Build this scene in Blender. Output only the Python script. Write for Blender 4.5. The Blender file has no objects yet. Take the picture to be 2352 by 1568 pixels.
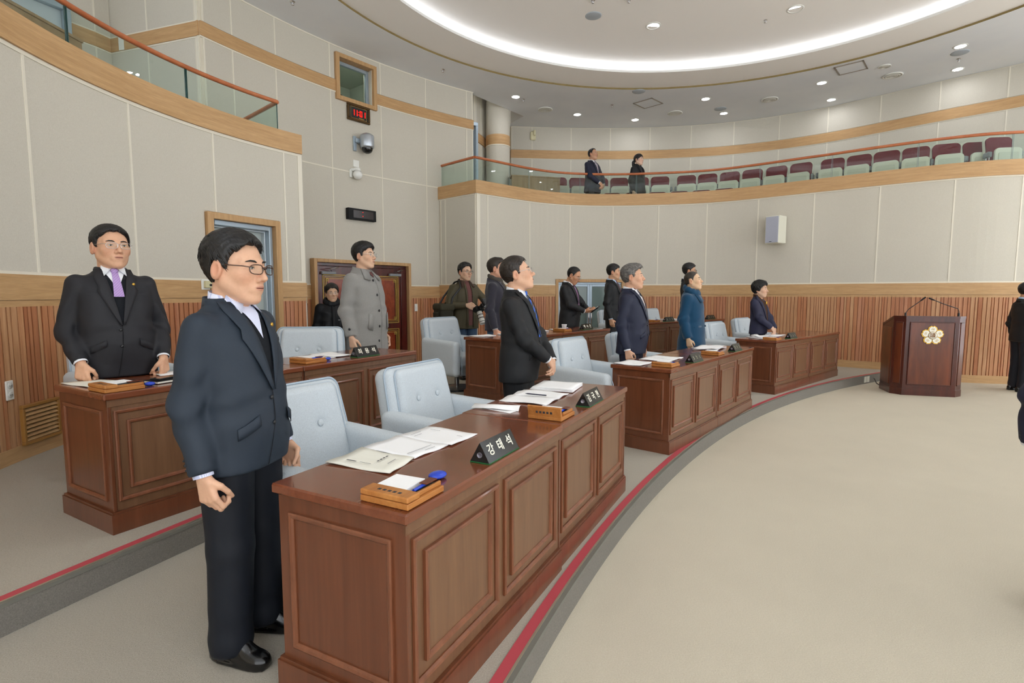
import bpy, bmesh, math, random
import numpy as np
from mathutils import Vector, Matrix
from mathutils.geometry import tessellate_polygon
random.seed(7)
PI = math.pi
SC = bpy.context.scene
COL = SC.collection

# ------------------------------------------------------------------ camera
cam = bpy.data.cameras.new('camera'); camo = bpy.data.objects.new('camera', cam); COL.objects.link(camo)
cam.sensor_fit = 'HORIZONTAL'; cam.sensor_width = 36.0; cam.lens = 1225.0/2352.0*36.0
cam.clip_start = 0.02; cam.clip_end = 200
camo.location = (0, 0, 1.536); camo.rotation_euler = (math.radians(90-5.135), 0, 0)
SC.camera = camo

# ------------------------------------------------------------------ world, exposure
w = bpy.data.worlds.new('hall_light'); SC.world = w; w.use_nodes = True
w.node_tree.nodes['Background'].inputs[0].default_value = (0.94, 0.97, 1.0, 1)
w.node_tree.nodes['Background'].inputs[1].default_value = 2.1
SC.view_settings.view_transform = 'Standard'; SC.view_settings.look = 'None'
SC.view_settings.gamma = 1; SC.view_settings.use_curve_mapping = False
SC.view_settings.exposure = 0.25
try:
    SC.cycles.use_denoising = True
    SC.cycles.max_bounces = 6; SC.cycles.diffuse_bounces = 4; SC.cycles.glossy_bounces = 2; SC.cycles.transparent_max_bounces = 8
    SC.cycles.use_adaptive_sampling = True; SC.cycles.adaptive_threshold = 0.1; SC.cycles.adaptive_min_samples = 8
    SC.cycles.sample_clamp_indirect = 6
    SC.cycles.caustics_reflective = False; SC.cycles.caustics_refractive = False
except Exception: pass
DOWNLIGHT_STRENGTH = 70.0
COVE_STRENGTH = 2.0

# ------------------------------------------------------------------ materials
def lin(c):
    return tuple((v/12.92 if v <= 0.04045 else ((v+0.055)/1.055)**2.4) for v in c)
def hexc(h):
    return lin(tuple(int(h[i:i+2], 16)/255 for i in (0, 2, 4)))
MATS = {}
def nodes_of(m):
    return m.node_tree.nodes, m.node_tree.links
def mat(name, col, rough=0.6, spec=0.3, metal=0.0, emit=None, estr=0.0, alpha=1.0, coat=0.0, sheen=0.0):
    if name in MATS: return MATS[name]
    m = bpy.data.materials.new(name); m.use_nodes = True
    b = m.node_tree.nodes['Principled BSDF']
    c = hexc(col) if isinstance(col, str) else col
    b.inputs['Base Color'].default_value = (*c, 1); b.inputs['Roughness'].default_value = rough
    b.inputs['Specular IOR Level'].default_value = spec; b.inputs['Metallic'].default_value = metal
    if emit is not None:
        e = hexc(emit) if isinstance(emit, str) else emit
        b.inputs['Emission Color'].default_value = (*e, 1); b.inputs['Emission Strength'].default_value = estr
    if coat: b.inputs['Coat Weight'].default_value = coat; b.inputs['Coat Roughness'].default_value = 0.08
    if sheen: b.inputs['Sheen Weight'].default_value = sheen
    m.diffuse_color = (*c, 1)
    MATS[name] = m
    return m
def tex_coord(m, scale=(1, 1, 1), kind='Object', rot=(0, 0, 0)):
    N, L = nodes_of(m)
    tc = N.new('ShaderNodeTexCoord'); mp = N.new('ShaderNodeMapping')
    mp.inputs['Scale'].default_value = scale; mp.inputs['Rotation'].default_value = rot
    L.new(tc.outputs[kind], mp.inputs['Vector']); return mp.outputs['Vector']
def noise(m, vec, scale, detail=3, rough=0.55, dist=0.0):
    N, L = nodes_of(m); n = N.new('ShaderNodeTexNoise')
    n.inputs['Scale'].default_value = scale; n.inputs['Detail'].default_value = detail
    n.inputs['Roughness'].default_value = rough; n.inputs['Distortion'].default_value = dist
    L.new(vec, n.inputs['Vector']); return n.outputs[0]
def ramp(m, fac, stops):
    N, L = nodes_of(m); r = N.new('ShaderNodeValToRGB')
    el = r.color_ramp.elements
    while len(el) < len(stops): el.new(0.5)
    for e, (p, c) in zip(el, stops):
        e.position = p; e.color = (*(hexc(c) if isinstance(c, str) else c), 1)
    L.new(fac, r.inputs[0]); return r.outputs[0]
def mixc(m, a, b, fac, mode='MIX'):
    N, L = nodes_of(m); x = N.new('ShaderNodeMix'); x.data_type = 'RGBA'; x.blend_type = mode
    for s, v in ((x.inputs[0], fac), (x.inputs[6], a), (x.inputs[7], b)):
        if hasattr(v, 'is_linked') or hasattr(v, 'links'): L.new(v, s)
        else: s.default_value = v if not isinstance(v, tuple) else (*v, 1)[:4]
    return x.outputs[2]
def setcol(m, out):
    N, L = nodes_of(m); L.new(out, N['Principled BSDF'].inputs['Base Color'])
def setbump(m, fac, strength=0.2, dist=0.01):
    N, L = nodes_of(m); b = N.new('ShaderNodeBump')
    b.inputs['Strength'].default_value = strength; b.inputs['Distance'].default_value = dist
    L.new(fac, b.inputs['Height']); L.new(b.outputs[0], N['Principled BSDF'].inputs['Normal'])

def wood(name, dark, light, rough=0.4, spec=0.4, stretch=(18, 18, 1.2), coat=0.0, detail=6, lo=.3, hi=.72, rot=(0,0,0)):
    m = mat(name, light, rough, spec, coat=coat)
    v = tex_coord(m, stretch, rot=rot)
    n1 = noise(m, v, 1.0, detail, 0.62, 0.6)
    n2 = noise(m, tex_coord(m, tuple(s*5 for s in stretch), rot=rot), 1.0, 2, 0.5)
    c = ramp(m, n1, [(lo, dark), (hi, light)])
    c2 = ramp(m, n2, [(0.3, (0.8, 0.8, 0.8)), (0.7, (1, 1, 1))])
    setcol(m, mixc(m, c, c2, 0.6, 'MULTIPLY'))
    return m
def fabric(name, col, rough=0.85, scale=420, amt=0.12, bump=0.12, spec=0.15, sheen=0.0):
    m = mat(name, col, rough, spec, sheen=sheen)
    c = hexc(col) if isinstance(col, str) else col
    v = tex_coord(m)
    n = noise(m, v, scale, 2, 0.6)
    d = tuple(max(0, x*(1-amt)) for x in c); l = tuple(min(1, x*(1+amt)) for x in c)
    setcol(m, ramp(m, n, [(0.3, d), (0.7, l)]))
    if bump: setbump(m, n, bump, 0.002)
    return m

M = {}
M['desk'] = wood('desk_walnut', '623620', '77452c', 0.28, 0.5, (14, 14, 1.0), coat=0.25)
M['desk_top'] = wood('desk_top_walnut', '6e3a22', '854a2f', 0.2, 0.5, (1.2, 16, 16), coat=0.4)
M['desk_mould'] = wood('desk_moulding', '6e3f27', '8a553a', 0.3, 0.5, (12, 12, 2), coat=0.2)
M['desk_panel'] = wood('desk_veneer_sheen', '6f4d35', '7f5c41', 0.36, 0.45, (14, 14, 1.0), coat=0.1)  # greyer than the desk walnut: reflected floor light put into the colour
M['lectern'] = wood('lectern_mahogany', '4a1d0d', '7a3a1a', 0.3, 0.5, (7, 7, 1.0), coat=0.25)
M['lectern_dark'] = wood('lectern_mahogany_dark', '3c150c', '5a2416', 0.3, 0.5, (10, 10, 1.5), coat=0.25)
M['beech'] = wood('beech_trim', 'c09868', 'd6ae7e', 0.45, 0.35, (2.0, 2.0, 30))
M['beech_v'] = wood('beech_trim_vertical', 'bd9566', 'd3ab7b', 0.45, 0.35, (24, 24, 1.5))
M['box_wood'] = wood('memo_box_wood', 'a8672f', 'c98a4a', 0.4, 0.4, (3, 20, 20))
M['counter_wood'] = wood('gallery_counter_wood', 'a08462', 'b79b78', 0.5, 0.3, (20, 20, 2))
SLATS = [wood('slat_%s' % n, a, b, 0.42, 0.4, (30, 30, 1.3)) for n, a, b in
         (('rust', 'b06d45', 'd0966c'), ('tan', 'b87b52', 'd8a578'), ('rose', 'b06d4a', 'd29a76'), ('brown', 'a86844', 'c88c64'), ('straw', 'bc875c', 'd6a87e'))]
M['rail'] = wood('handrail_cherry', 'b4633c', 'cf8054', 0.35, 0.4, (3, 3, 3))
M['bead'] = mat('wall_bead_cream', 'e8e2d2', 0.6)
M['trim_bronze'] = mat('ceiling_edge_bronze', '8f7d52', 0.5)

def wall_fabric(name, c1, c2):
    m = mat(name, c1, 0.9, 0.1)
    n = noise(m, tex_coord(m, (1, 1, .35)), 260, 3, 0.7); n2 = noise(m, tex_coord(m), 0.7, 2)
    c = ramp(m, n, [(0.3, c2), (0.7, c1)])
    setcol(m, mixc(m, c, ramp(m, n2, [(0.3, (.96, .96, .96)), (0.7, (1, 1, 1))]), 0.7, 'MULTIPLY'))
    setbump(m, n, 0.25, 0.004); return m
M['panel'] = wall_fabric('wall_fabric_beige', 'dad5c8', 'cac4b6')
M['wallcore'] = mat('wall_plaster', 'ddd6c5', 0.9)
M['ceil'] = mat('ceiling_paint', 'd6d6d6', 0.9, 0.1)
n = noise(M['ceil'], tex_coord(M['ceil']), 1.2, 2); setcol(M['ceil'], ramp(M['ceil'], n, [(.3, 'e8ebf0'), (.7, 'eef0f3')]))
M['ceil_in'] = mat('ceiling_lit', 'fbf8f5', 0.9, 0.1)  # painted lighter and warmer than the outer ceiling to imitate the light there
M['cove'] = mat('cove_white', 'f2f2f0', 0.8, 0.1)
M['cove_lamp'] = mat('cove_lamp', 'ffffff', 0.5, emit='f6f9ff', estr=COVE_STRENGTH)
M['downlamp'] = mat('downlight_lamp', 'ffffff', 0.5, emit='f6f8ff', estr=DOWNLIGHT_STRENGTH)

def carpet(name, c1, c2, sc=170):
    m = mat(name, c1, 0.95, 0.05)
    v = tex_coord(m)
    n = noise(m, v, sc, 3, 0.8); n2 = noise(m, v, 1.3, 3, 0.6); n3 = noise(m, v, sc*2.3, 2, 0.7)
    c = ramp(m, n, [(0.25, c2), (0.75, c1)])
    c = mixc(m, c, ramp(m, n2, [(0.3, (.93, .93, .93)), (0.75, (1, 1, 1))]), 0.8, 'MULTIPLY')
    setcol(m, c); setbump(m, n3, 0.5, 0.01); return m
M['carpet'] = carpet('carpet_beige', 'e5dcc9', 'ccc2ab')
M['carpet2'] = carpet('carpet_grey_beige', 'cfc8ba', 'aaa293')
M['riser'] = carpet('carpet_riser_grey', '97928a', '77726a')
M['red'] = mat('nosing_red_strip', 'bf4f58', 0.5)
M['nosing'] = mat('nosing_metal', 'b9b29c', 0.35, 0.5, 0.6)
M['nosing_dark'] = mat('nosing_rubber_grey', '77756c', 0.6)

def glass(name, tint, alpha_mix=0.86, rough=0.02):
    m = bpy.data.materials.new(name); m.use_nodes = True
    N, L = nodes_of(m); N.remove(N['Principled BSDF'])
    t = N.new('ShaderNodeBsdfTransparent'); g = N.new('ShaderNodeBsdfGlossy'); mx = N.new('ShaderNodeMixShader')
    lw_ = N.new('ShaderNodeLayerWeight'); lw_.inputs[0].default_value = 0.5
    pw = N.new('ShaderNodeMath'); pw.operation = 'POWER'; pw.inputs[1].default_value = 4.0
    ad = N.new('ShaderNodeMath'); ad.operation = 'MULTIPLY_ADD'; ad.inputs[1].default_value = 0.6; ad.inputs[2].default_value = 0.035
    t.inputs[0].default_value = (*tint, 1); g.inputs['Roughness'].default_value = rough
    L.new(lw_.outputs['Facing'], pw.inputs[0]); L.new(pw.outputs[0], ad.inputs[0])
    L.new(ad.outputs[0], mx.inputs[0]); L.new(t.outputs[0], mx.inputs[1]); L.new(g.outputs[0], mx.inputs[2])
    L.new(mx.outputs[0], N['Material Output'].inputs[0]); MATS[name] = m; return m
M['glass'] = glass('railing_glass', (.88, .94, .92))
M['glass_edge'] = mat('glass_edge_green', '274a48', 0.2, 0.6)
M['glass_door'] = mat('frosted_door_glass', '6f7f7c', 0.12, 0.6)
M['glass_clear'] = glass('window_glass', (.93, .96, .95))
M['alu'] = mat('aluminium_blue_grey', 'a9b8c4', 0.4, 0.5, 0.5)
M['alu_light'] = mat('aluminium_light', 'c3ccd2', 0.4, 0.5, 0.4)
M['chrome'] = mat('chrome', 'd8d8da', 0.18, 0.6, 1.0)
M['black'] = mat('black_plastic', '17181b', 0.35, 0.5)
M['black_matt'] = mat('black_matt', '101113', 0.6, 0.3)
M['white_pl'] = mat('white_plastic', 'ecece6', 0.4, 0.4)
M['grey_pl'] = mat('grey_plastic', '8d9094', 0.5, 0.4)
M['gold'] = mat('gold_metal', 'c9a046', 0.3, 0.5, 0.9)
M['gold_paint'] = mat('gold_line', 'c2a24e', 0.4, 0.4, 0.3)
M['paper'] = mat('paper_white', 'fdfdfd', 0.75, 0.15)
M['paper_cream'] = mat('paper_cream', 'f1efe2', 0.75, 0.15)
M['ink'] = mat('ink_grey', '6d6f76', 0.8)
M['ink_dark'] = mat('ink_dark', '3a3b40', 0.8)
M['sign_black'] = mat('nameplate_black', '191b1c', 0.16, 0.5)
M['sign_white'] = mat('nameplate_lettering', 'e9e6d6', 0.4)
M['sign_green'] = mat('nameplate_green_base', '1f6a3a', 0.5)
M['blue_pen'] = mat('blue_plastic', '2447c4', 0.25, 0.5)

# ------------------------------------------------------------------ mesh helpers
class MB:
    """collects geometry for one mesh object"""
    def __init__(s): s.v = []; s.f = []; s.mi = []; s.cur = 0; s.sm = []
    def _add(s, vs, fs, smooth=False):
        o = len(s.v); s.v += [tuple(map(float, p)) for p in vs]
        s.f += [tuple(o+i for i in f) for f in fs]; s.mi += [s.cur]*len(fs); s.sm += [smooth]*len(fs)
        return s
    def box(s, x0, x1, y0, y1, z0, z1):
        v = [(x0,y0,z0),(x1,y0,z0),(x1,y1,z0),(x0,y1,z0),(x0,y0,z1),(x1,y0,z1),(x1,y1,z1),(x0,y1,z1)]
        return s._add(v, [(0,3,2,1),(4,5,6,7),(0,1,5,4),(1,2,6,5),(2,3,7,6),(3,0,4,7)])
    def bevbox(s, x0, x1, y0, y1, z0, z1, b=0.004):
        """box with chamfered edges"""
        b = min(b, (x1-x0)/2.01, (y1-y0)/2.01, (z1-z0)/2.01)
        V = []; idx = {}
        X = ((x0, x0+b), (x1, x1-b)); Y = ((y0, y0+b), (y1, y1-b)); Z = ((z0, z0+b), (z1, z1-b))
        for i in (0, 1):
            for j in (0, 1):
                for k in (0, 1):
                    idx[i,j,k,0] = len(V); V.append((X[i][0], Y[j][1], Z[k][1]))
                    idx[i,j,k,1] = len(V); V.append((X[i][1], Y[j][0], Z[k][1]))
                    idx[i,j,k,2] = len(V); V.append((X[i][1], Y[j][1], Z[k][0]))
        F = []
        g = lambda i, j, k, a: idx[i, j, k, a]
        for i in (0, 1):
            q = [g(i,0,0,0), g(i,1,0,0), g(i,1,1,0), g(i,0,1,0)]; F.append(q if i else q[::-1])
            q = [g(0,i,0,1), g(1,i,0,1), g(1,i,1,1), g(0,i,1,1)]; F.append(q[::-1] if i else q)
            q = [g(0,0,i,2), g(1,0,i,2), g(1,1,i,2), g(0,1,i,2)]; F.append(q if i else q[::-1])
        def quad(a, b_, c, d): F.append([a, b_, c, d])
        for j in (0, 1):
            for k in (0, 1):
                quad(g(0,j,k,1), g(1,j,k,1), g(1,j,k,2), g(0,j,k,2)) if (j == k) == False else quad(g(0,j,k,2), g(1,j,k,2), g(1,j,k,1), g(0,j,k,1))
        for i in (0, 1):
            for k in (0, 1):
                quad(g(i,0,k,0), g(i,1,k,0), g(i,1,k,2), g(i,0,k,2)) if (i == k) else quad(g(i,0,k,2), g(i,1,k,2), g(i,1,k,0), g(i,0,k,0))
        for i in (0, 1):
            for j in (0, 1):
                quad(g(i,j,0,0), g(i,j,1,0), g(i,j,1,1), g(i,j,0,1)) if (i == j) == False else quad(g(i,j,0,1), g(i,j,1,1), g(i,j,1,0), g(i,j,0,0))
        for i in (0, 1):
            for j in (0, 1):
                for k in (0, 1):
                    t = [g(i,j,k,0), g(i,j,k,1), g(i,j,k,2)]; F.append(t if (i+j+k) % 2 else t[::-1])
        return s._add(V, F)
    def prism(s, poly, z0, z1):
        """polygon (x,y) counter-clockwise extruded in z"""
        n = len(poly); v = [(x, y, z0) for x, y in poly]+[(x, y, z1) for x, y in poly]
        f = [tuple(range(n))[::-1], tuple(range(n, 2*n))]+[(i, (i+1) % n, n+(i+1) % n, n+i) for i in range(n)]
        return s._add(v, f)
    def tube(s, pts, r, n=8, cap=True, closed=False, smooth=True):
        pts = [Vector(p) for p in pts]; rs = r if isinstance(r, (list, tuple)) else [r]*len(pts)
        V = []; F = []; up = None; m = len(pts)
        for i, p in enumerate(pts):
            if closed: t = pts[(i+1) % m]-pts[i-1]
            else: t = pts[min(i+1, m-1)]-pts[max(i-1, 0)]
            t.normalize()
            if up is None:
                up = Vector((0, 0, 1)) if abs(t.z) < 0.9 else Vector((1, 0, 0))
            a = t.cross(up)
            if a.length < 1e-5: a = t.cross(Vector((0, 1, 0)))
            a.normalize(); up = a.cross(t).normalized()
            for k in range(n):
                q = 2*PI*k/n; V.append(p+rs[i]*(math.cos(q)*a+math.sin(q)*up))
        mm = m if closed else m-1
        for i in range(mm):
            for k in range(n):
                a = i*n+k; b = i*n+(k+1) % n; c = ((i+1) % m)*n+(k+1) % n; d = ((i+1) % m)*n+k
                F.append((a, b, c, d))
        s._add(V, F, smooth)
        if cap and not closed:
            s._add([V[k] for k in range(n)], [tuple(range(n))[::-1]]); s._add([V[(m-1)*n+k] for k in range(n)], [tuple(range(n))])
        return s
    def lathe(s, prof, n=24, c=(0, 0, 0), smooth=True, axis='z', arc=2*PI):
        V = []; F = []; m = len(prof); full = abs(arc-2*PI) < 1e-6; nn = n if full else n+1
        for k in range(nn):
            q = arc*k/n
            for r, z in prof:
                p = (r*math.cos(q), r*math.sin(q), z)
                if axis == 'y': p = (p[0], -p[2], p[1])
                if axis == 'x': p = (p[2], p[0], p[1])
                V.append((p[0]+c[0], p[1]+c[1], p[2]+c[2]))
        for k in range(n):
            for i in range(m-1):
                F.append((k*m+i, ((k+1) % nn)*m+i, ((k+1) % nn)*m+i+1, k*m+i+1))
        return s._add(V, F, smooth)
    def ell(s, c, r, n=12, m=8, rot=None):
        V = []; F = []
        for j in range(m+1):
            t = PI*j/m
            for k in range(n):
                q = 2*PI*k/n; p = Vector((r[0]*math.sin(t)*math.cos(q), r[1]*math.sin(t)*math.sin(q), r[2]*math.cos(t)))
                if rot: p = rot @ p
                V.append((p[0]+c[0], p[1]+c[1], p[2]+c[2]))
        for j in range(m):
            for k in range(n): F.append((j*n+k, (j+1)*n+k, (j+1)*n+(k+1) % n, j*n+(k+1) % n))
        return s._add(V, F, True)
    def grid(s, P, smooth=True):
        """P: rows of points"""
        r = len(P); c = len(P[0]); V = [p for row in P for p in row]
        return s._add(V, [(i*c+j, i*c+j+1, (i+1)*c+j+1, (i+1)*c+j) for i in range(r-1) for j in range(c-1)], smooth)
    def slab(s, P, t, smooth=True):
        """grid P given thickness: t is an offset vector"""
        r = len(P); c = len(P[0]); t = Vector(t)
        A = [Vector(p) for row in P for p in row]; B = [p+t for p in A]; n = r*c
        F = []
        for i in range(r-1):
            for j in range(c-1):
                F.append((i*c+j, i*c+j+1, (i+1)*c+j+1, (i+1)*c+j)); F.append((n+i*c+j, n+(i+1)*c+j, n+(i+1)*c+j+1, n+i*c+j+1))
        for j in range(c-1):
            F.append((j+1, j, n+j, n+j+1)); k = (r-1)*c; F.append((k+j, k+j+1, n+k+j+1, n+k+j))
        for i in range(r-1):
            F.append((i*c, (i+1)*c, n+(i+1)*c, n+i*c)); F.append(((i+1)*c+c-1, i*c+c-1, n+i*c+c-1, n+(i+1)*c+c-1))
        return s._add(A+B, F, smooth)
    def wall(s, poly, z0, z1, o0, o1):
        """strip that follows the open XY polyline between offsets o0 and o1 to its right side"""
        A = offset(poly, o0); B = offset(poly, o1); n = len(poly)
        V = [(x, y, z0) for x, y in A]+[(x, y, z1) for x, y in A]+[(x, y, z0) for x, y in B]+[(x, y, z1) for x, y in B]
        F = []
        for i in range(n-1):
            F += [(i, i+1, n+i+1, n+i), (2*n+i+1, 2*n+i, 3*n+i, 3*n+i+1), (n+i, n+i+1, 3*n+i+1, 3*n+i), (i+1, i, 2*n+i, 2*n+i+1)]
        F += [(0, n, 3*n, 2*n), (n-1, 3*n-1, 4*n-1, 2*n-1)]
        return s._add(V, F)
    def mesh(s, name, mats, normals=True):
        me = bpy.data.meshes.new(name); me.from_pydata(s.v, [], s.f)
        for m in (mats if isinstance(mats, (list, tuple)) else [mats]): me.materials.append(m)
        me.polygons.foreach_set('material_index', s.mi); me.polygons.foreach_set('use_smooth', s.sm)
        if normals:
            bm = bmesh.new(); bm.from_mesh(me); bmesh.ops.recalc_face_normals(bm, faces=bm.faces); bm.to_mesh(me); bm.free()
        me.update(); return me
    def build(s, name, mats, parent=None, loc=None, rot=None, normals=True):
        o = bpy.data.objects.new(name, s.mesh(name, mats, normals)); COL.objects.link(o)
        if parent: o.parent = parent
        if loc: o.location = loc
        if rot is not None: o.rotation_euler = rot if isinstance(rot, (tuple, list)) else (0, 0, rot)
        return o
def offset(poly, d):
    """offset an open polyline by d to the right-hand side of travel"""
    out = []; n = len(poly)
    for i in range(n):
        a = np.array(poly[max(i-1, 0)]); b = np.array(poly[i]); c = np.array(poly[min(i+1, n-1)])
        t1 = b-a; t2 = c-b
        if np.hypot(*t1) < 1e-9: t1 = t2
        if np.hypot(*t2) < 1e-9: t2 = t1
        t1 = t1/np.hypot(*t1); t2 = t2/np.hypot(*t2)
        n1 = np.array((t1[1], -t1[0])); n2 = np.array((t2[1], -t2[0])); m = n1+n2; m = m/np.hypot(*m)
        k = d/max(0.3, m@n1); out.append((b[0]+m[0]*k, b[1]+m[1]*k))
    return out
def catmull(P, step=0.12):
    P = [np.array(p, float) for p in P]; Q = [2*P[0]-P[1]]+P+[2*P[-1]-P[-2]]; out = []
    for i in range(1, len(Q)-2):
        n = max(2, int(np.hypot(*(Q[i+1]-Q[i]))/step))
        for k in range(n):
            t = k/n; a, b, c, d = Q[i-1:i+3]
            out.append(tuple(0.5*(2*b+(c-a)*t+(2*a-5*b+4*c-d)*t*t+(3*b-a-3*c+d)*t**3)))
    out.append(tuple(P[-1])); return out
def arc(c, r, a0, a1, n):
    return [(c[0]+r*math.cos(math.radians(a0+(a1-a0)*i/n)), c[1]+r*math.sin(math.radians(a0+(a1-a0)*i/n))) for i in range(n+1)]
def plen(P):
    d = [0]
    for a, b in zip(P[:-1], P[1:]): d.append(d[-1]+math.dist(a, b))
    return d
def cut(P, s0, s1):
    """part of polyline between arc lengths"""
    d = plen(P); s0 = max(0, s0); s1 = min(d[-1], s1)
    def at(s):
        for i in range(len(P)-1):
            if d[i+1] >= s-1e-9:
                t = (s-d[i])/max(1e-9, d[i+1]-d[i]); return (P[i][0]+(P[i+1][0]-P[i][0])*t, P[i][1]+(P[i+1][1]-P[i][1])*t)
        return P[-1]
    return [at(s0)]+[p for p, q in zip(P, d) if s0+1e-4 < q < s1-1e-4]+[at(s1)]
def s_of(P, x, y):
    """arc length of the point of P nearest to x,y"""
    d = plen(P); best = (1e9, 0)
    for i in range(len(P)-1):
        a = np.array(P[i]); b = np.array(P[i+1]); q = np.array((x, y)); t = np.clip(((q-a)@(b-a))/((b-a)@(b-a)), 0, 1)
        e = np.hypot(*(a+t*(b-a)-q))
        if e < best[0]: best = (e, d[i]+t*(d[i+1]-d[i]))
    return best[1]
def frame(P, s):
    """point, yaw of tangent at arc length"""
    a = cut(P, s, s+0.02); p = a[0]; q = cut(P, max(0, s-0.05), s+0.05); t = (q[-1][0]-q[0][0], q[-1][1]-q[0][1])
    return p, math.atan2(t[1], t[0])

def tag(o, label, cat, group=None, kind=None):
    o['label'] = label; o['category'] = cat
    if group: o['group'] = group
    if kind: o['kind'] = kind
    return o
def struct(o, label=None, cat=None):
    o['kind'] = 'structure'
    if label: o['label'] = label
    if cat: o['category'] = cat
    return o
def empty(name, loc=(0, 0, 0), rz=0.0):
    o = bpy.data.objects.new(name, None); COL.objects.link(o); o.location = loc; o.rotation_euler = (0, 0, rz)
    o.empty_display_size = 0.1; return o
def copy_tree(o, parent=None):
    c = o.copy(); COL.objects.link(c)
    if parent: c.parent = parent
    for ch in list(o.children): copy_tree(ch, c)
    return c
def share(name, me, parent=None, loc=(0, 0, 0), rot=0.0):
    o = bpy.data.objects.new(name, me); COL.objects.link(o)
    if parent: o.parent = parent
    o.location = loc; o.rotation_euler = rot if isinstance(rot, (tuple, list)) else (0, 0, rot); return o
def text_mesh(s, size, depth=0.0015, bold=0.0, spacing=1.0):
    cu = bpy.data.curves.new('lettering', 'FONT'); cu.body = s; cu.size = size; cu.extrude = depth; cu.offset = bold
    cu.align_x = 'CENTER'; cu.align_y = 'CENTER'; cu.space_character = spacing; cu.resolution_u = 3
    o = bpy.data.objects.new('lettering', cu); COL.objects.link(o)
    dg = bpy.context.evaluated_depsgraph_get(); me = bpy.data.meshes.new_from_object(o.evaluated_get(dg))
    bpy.data.objects.remove(o); bpy.data.curves.remove(cu); return me
# ------------------------------------------------------------------ implicit surfaces (signed distance -> mesh)
def nrm(v): return np.sqrt((v*v).sum(-1))
def sd_cone(P, a, b, r1, r2):
    a = np.asarray(a, np.float32); b = np.asarray(b, np.float32); ab = b-a; L2 = float(ab@ab)+1e-9
    t = np.clip(((P-a)@ab)/L2, 0, 1); return nrm(P-a-t[..., None]*ab)-(r1+(r2-r1)*t)
def sd_ell(P, c, r):
    r = np.asarray(r, np.float32); q = (P-np.asarray(c, np.float32))/r; k0 = nrm(q); k1 = nrm(q/r)+1e-9; return k0*(k0-1)/k1
def sd_box(P, c, h, r):
    q = np.abs(P-np.asarray(c, np.float32))-(np.asarray(h, np.float32)-r); return nrm(np.maximum(q, 0))+np.minimum(q.max(-1), 0)-r
def smin(a, b, k):
    h = np.clip(.5+.5*(b-a)/k, 0, 1); return b*(1-h)+a*h-k*h*(1-h)
def smax(a, b, k): return -smin(-a, -b, k)
def axis(*segs):
    """non-uniform coordinates: (start, end, step), ..."""
    out = []
    for a, b, h in segs:
        n = max(1, int(round((b-a)/h))); out += list(np.linspace(a, b, n, endpoint=False))
    out.append(segs[-1][1]); return np.array(out, np.float32)
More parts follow.
